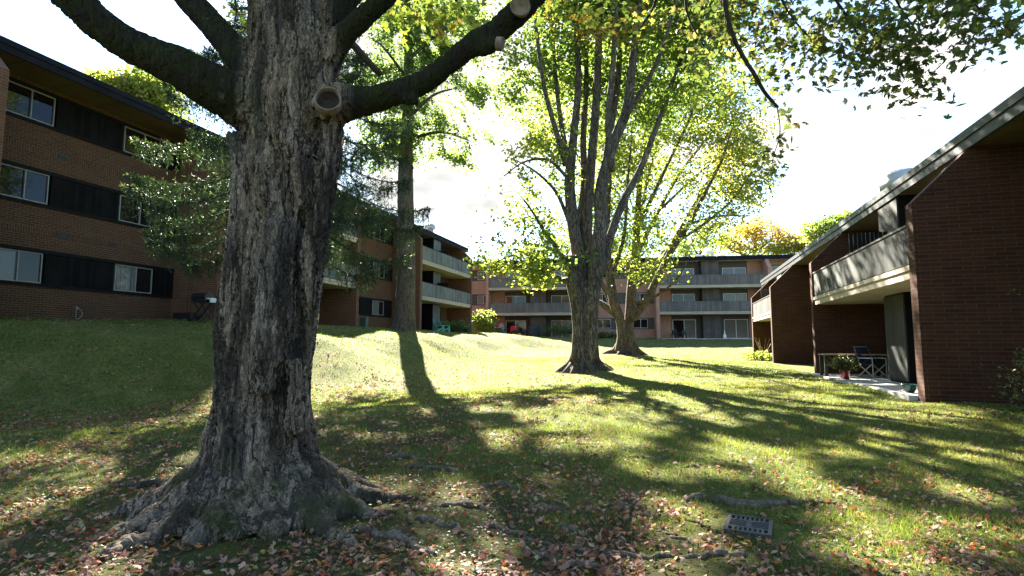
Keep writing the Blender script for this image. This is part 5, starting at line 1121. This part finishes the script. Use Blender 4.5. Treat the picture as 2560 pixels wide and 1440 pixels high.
t = on_back(1335, .1, 'covered_grill', 'barbecue under a dark fitted cover beside the far closet', 'grill'); mb = MB(); mb.lathe((0, 0, 0), [(.62, .05), (.6, .55), (.56, .9), (.5, 1.15), (.3, 1.3), (0, 1.33)], 10); mb.build('cover', M['darkgrey'], t, True, label='dark blue grey cover'); MB().box(-.5, .5, -.3, .3, 0, .06).build('wheel_base', M['black'], t)
t = on_back(1385, .7, 'x', 'x', 'x'); L_ = tuple(t.location); bpy.data.objects.remove(t); shrub(L_, (1.75, 1.3, .78), 2600, 'deep', .15, 'big round green shrub before the far building left of the centre trunk', 62)
t = on_back(1232, .5, 'x', 'x', 'x'); L_ = tuple(t.location); bpy.data.objects.remove(t); fl = shrub(L_, (1.5, 1.0, .65), 1500, 'olive', .14, 'dark shrub with a few pink blooms by the far left pier', 63)
mb = MB()
for k in range(9): mb.blob((random.uniform(-1.2, 1.2), random.uniform(-.8, .2), random.uniform(.7, 1.35)), (.09, .09, .08), 6)
mb.build('bloom', plain('pink_petals', (.6, .25, .35), .7), fl, True)
t = on_back(1505, .6, 'x', 'x', 'x'); L_ = tuple(t.location); bpy.data.objects.remove(t); shrub(L_, (1.4, .7, .32), 1100, 'deep', .2, 'low leafy hosta clump at the far brick wall right of the centre trunk', 64, 'hosta')
q = P(1208, 838, 55); q[2] = gz1(q[0], q[1]) - .05; shrub(q, (.95, .95, 1.5), 2600, 'lime', .17, 'bright lime green young tree between the left and far buildings', 65, 'young_tree', stems=12)
for px, lb, rz in ((1406, 'dark bistro chair left of the dark bistro table at the far glass door', .5), (1426, 'dark bistro chair right of the dark bistro table at the far glass door', -.5)):
    t = on_back(px, -.4, 'patio_chair', lb, 'chair', 'dark patio chairs along the far building', rz); metal_chair(t, 'black', 'black', .08, True, .46, .85)
t = on_back(1416, -.4, 'patio_table', 'small dark bistro table between two dark chairs at the far glass door', 'table'); small_table(t, 'black', .7, .32)
t = on_back(1541, .3, 'marker_post', 'white plastic post at the foot of the far brick wall', 'post'); MB().tube([(0, 0, -.1), (0, 0, .78)], .06, 12).lathe((0, 0, .78), [(.075, 0), (.075, .05), (0, .08)], 12).build('post', M['white'], t)
for px, lb, rz in ((1684, 'black metal armchair at the left of the set by the far right door', -.5), (1716, 'black metal armchair at the right of the set by the far right door', .6)):
    t = on_back(px, -.5, 'patio_chair', lb, 'chair', 'dark patio chairs along the far building', rz); metal_chair(t, 'black', 'black', .08, True, .58, .95)
t = on_back(1700, -.5, 'patio_table', 'round black metal table between two armchairs by the far right door', 'table'); small_table(t, 'black', .68, .42)
t = on_back(1812, -.2, 'goose_statue', 'small white goose statue left of the far right door', 'statue')
MB().lathe((0, 0, 0), [(0, .05), (.13, .08), (.19, .22), (.16, .4), (.08, .55), (.055, .7), (.06, .78), (.08, .84), (.05, .92), (0, .94)], 12).build('body', M['white'], t, True); MB().lathe((0, 0, 0), [(.14, 0), (.14, .05), (0, .06)], 10).build('base', M['galv'], t); MB().bar((0, -.05, .86), (0, -.17, .84), .04, .03).build('beak', M['orange'], t)
back_patio = MB()
for a_, b_ in ((-19.2, -8.9), (-1.05, 9.6)): back_patio.box(a_ * K, b_ * K, -.5, 2.3, -.3, .06)
bp_ = back_patio.build('far_patio', M['patio']); bp_.location = (-0.40, 62.64, EYE + .40); bp_.rotation_euler = (0, 0, a8); tag(bp_, 'pale concrete strip patio at the far building', kind='structure')

# roof units
def roof_unit(px, d, zt, label):
    q = P(px, 640, d); t = empty('roof_condenser', (q[0], q[1], EYE + 9.4), label, 'condenser', 'condensers on the far roof', a8)
    MB().box(-.55, .55, -.5, .5, 0, zt).build('cabinet', M['white'], t, bevel=.03); mb = MB()
    for k in range(8): mb.box(-.5, .5, -.515, -.502, .1 + k * (zt - .2) / 8, .1 + (k + .55) * (zt - .2) / 8)
    mb.build('louvre', M['galv'], t); MB().lathe((0, 0, zt), [(.4, 0), (.4, .04), (.3, .06), (0, .06)], 16).build('fan_guard', M['galv'], t)
roof_unit(1742, 66.5, 1.05, 'pale condenser box on the far roof left of the mushroom vent'); roof_unit(1803, 66.8, 1.05, 'pale louvred condenser box on the far roof right of the mushroom vent')
def vent(loc, s, label, mat='galv', h=.6):
    t = empty('roof_vent', loc, label, 'roof vent')
    MB().lathe((0, 0, 0), [(.30 * s, 0), (.30 * s, h * s), (.22 * s, h * s)], 16).build('pipe', M[mat], t, True)
    MB().lathe((0, 0, h * s), [(.0, .0), (.46 * s, .0), (.48 * s, .16 * s), (.40 * s, .22 * s), (.42 * s, .3 * s), (.30 * s, .42 * s), (0, .46 * s)], 18).build('cap', M[mat], t, True); return t
q = P(1776, 640, 66.6); vent((q[0], q[1], EYE + 9.38), 1.5, 'white mushroom vent between the two condensers on the far roof', 'white', .75)
q = onX(1076, 565, -20.5); vent((q[0], q[1], EYE + 9.1), 1.0, 'pale pipe vent on the roof of the left building', 'galv', .9)
q = onX(1048, 565, -20.6); ch = empty('chimney', (q[0], q[1], EYE + 9.1), 'small brown chimney on the roof of the left building', 'chimney'); MB().box(-.28, .28, -.28, .28, 0, .65).build('stack', M['brick_left'], ch); MB().box(-.33, .33, -.33, .33, .65, .73).build('cap', M['trim'], ch)
q = onX(2258, 450, 7.0); vent((q[0], q[1], EYE + 4.4), 1.35, 'wide round vent on the right roof', 'galv', .30)
q = onX(2312, 420, 7.2); vent((q[0], q[1], EYE + 4.4), .8, 'small round vent further up the right roof edge', 'galv', .34)

# right patio: table, pot plant, folding chair, bowl
PZ = EYE - 1.11
q = onY(2115, 905, 21.3); t = empty('patio_table', (q[0] + .1, 21.3, PZ), 'long dark patio table with a thin wooden top on the right patio', 'table')
MB().box(-.85, 1.0, -.38, .38, .70, .74).build('tabletop', M['tan'], t, bevel=.006)
for x in (-.78, .92):
    for y in (-.32, .32): MB().box(x - .045, x + .045, y - .045, y + .045, 0, .695).build('leg', M['black'], t)
q = onY(2113, 940, 19.6); t = empty('potted_plant', (q[0], 19.6, PZ), 'drying bushy plant in a red glazed pot in front of the patio table', 'potted plant')
MB().lathe((0, 0, 0), [(0, 0), (.11, 0), (.15, .25), (.16, .26), (.16, .29), (.135, .29), (.13, .24), (0, .24)], 20).build('pot', M['redpot'], t, True)
cr = Crown(71, False); L_ = np.array(t.location); cr.blob(L_ + [0, 0, .52], (.28, .28, .2), 800, 'olive', .07, 12, .09); cr.blob(L_ + [0, 0, .42], (.24, .24, .14), 400, 'olive', .07, 12, .09); cr.blob(L_ + [-.26, 0, .42], (.18, .16, .08), 160, 'turn', .06, 10, .07)
pf = cr.build(t, 'leaf_dark', name='foliage')
q = onY(2182, 940, 20.7); t = empty('folding_chair', (q[0], 20.7, PZ), 'folding lawn chair with pale tube frame and dark blue webbing on the right patio', 'chair', rz=.5)
for x in (-.26, .26):
    MB().bar((x, -.30, .02), (x, .26, .42), .025).bar((x, .30, .02), (x, -.24, .42), .025).bar((x, .22, .40), (x, .42, .98), .025).bar((x, -.28, .62), (x, .28, .62), .03).bar((x, -.28, .02), (x, -.28, .62), .022).build('side_frame', M['galv'], t)
mb = MB()
for k in range(5): mb.bar((-.26, .24 + .037 * k, .48 + .11 * k), (.26, .24 + .037 * k, .48 + .11 * k), .02, .085)
for k in range(5): mb.bar((-.26 + .13 * k - .0, .235, .45), (-.26 + .13 * k, .43, 1.0), .08, .012)
mb.build('backrest', M['blueweb'], t); MB().box(-.26, .26, -.24, .24, .405, .42).build('seat', M['blueweb'], t); MB().bar((-.26, .42, .98), (.26, .42, .98), .025).bar((-.26, -.3, .02), (.26, -.3, .02), .022).bar((-.26, .3, .02), (.26, .3, .02), .022).build('cross_bar', M['galv'], t)
q = onX(2308, 985, 5.08); t = empty('bowl_planter', (5.0, 14.7, PZ), 'green glazed bowl planter at the near corner of the right patio', 'planter')
MB().lathe((0, 0, 0), [(0, 0), (.08, 0), (.13, .07), (.17, .16), (.18, .17), (.18, .185), (.15, .185), (.13, .14), (0, .14)], 22).build('bowl', M['greenpot'], t, True)
q = gp(1908, 901); shrub(q, (.62, .5, .2), 420, 'lime', .17, 'pale green hosta at the foot of the far end of the right building', 66, 'hosta')
q = gp(1922, 897); t = empty('reclining_chair', (5.25, 33.6, gz1(5.25, 33.6) + .02), 'dark framed folding recliner with a pale panel beside the hosta', 'chair', rz=-1.2); metal_chair(t, 'galv', 'black', .5, True, .55, .95)
q = onX(1896, 880, 4.95); t = empty('dry_plant', (4.95, 36.4, gz1(4.95, 36.4)), 'dry brown stalks against the sunlit end of the right building', 'plant'); mb = MB()
for k in range(14): mb.bar((0, 0, 0), (random.uniform(-.5, .5), random.uniform(-.4, .6), random.uniform(.6, 1.3)), .015)
mb.build('stalks', M['tan'], t)

# dark shrub at the right edge
q = gp(2575, 1040); t = empty('shrub', q, 'glossy dark leaved shrub at the right frame edge against the brick', 'shrub'); tb = Tubes(); cr = Crown(81, False)
for (px, py, rx, ry, n) in ((2530, 960, 50, 20, 26), (2500, 935, 26, 10, 9), (2560, 900, 20, 30, 14), (2545, 985, 40, 26, 34), (2560, 1025, 60, 30, 60), (2500, 1050, 50, 16, 20), (2580, 950, 40, 60, 60), (2555, 725, 14, 8, 4), (2600, 1040, 60, 40, 90), (2430, 1030, 30, 8, 6)):
    c, rr = ell(px, py, 9.2, rx, ry, .3); cr.blob(c, rr, n * 4, 'olive', .075, 4, .06)
for k in range(9): a = k * .7; tb.add([q, q + [math.cos(a) * .3 - .1, math.sin(a) * .2, .45], q + [math.cos(a) * .6 - .25, math.sin(a) * .3, .95 + .15 * math.sin(k * 2)]], [.016, .011, .004], 5, 4)
twigs(tb, cr.hubs(), rs0, .7, .006, 80); rel(tb, t).build('stem', M['barktwig'], t); cr.build(t, 'leaf_dark', 'five', 'foliage')
# fallen sticks
for pts, lb in (([(254, 1075, 2), (290, 1086, 3), (330, 1080, 3), (372, 1068, 3), (415, 1072, 2)], 'dark forked fallen stick in the grass left of the big trunk'), ([(402, 1055, 2), (430, 1048, 3.5), (448, 1028, 3), (470, 1012, 3)], 'short crooked fallen stick nearest the big trunk on its left')):
    tag(ground_tube(pts, 1.0, 6, .1).build('fallen_stick', M['barktwig']), lb, 'stick')
tag(ground_tube([(1700, 1292, 2), (1740, 1308, 3), (1790, 1330, 3), (1815, 1338, 1.5)], 1.0, 6, .1).build('fallen_stick', M['barktwig']), 'thin straight fallen stick leaning at the drain grate', 'stick')
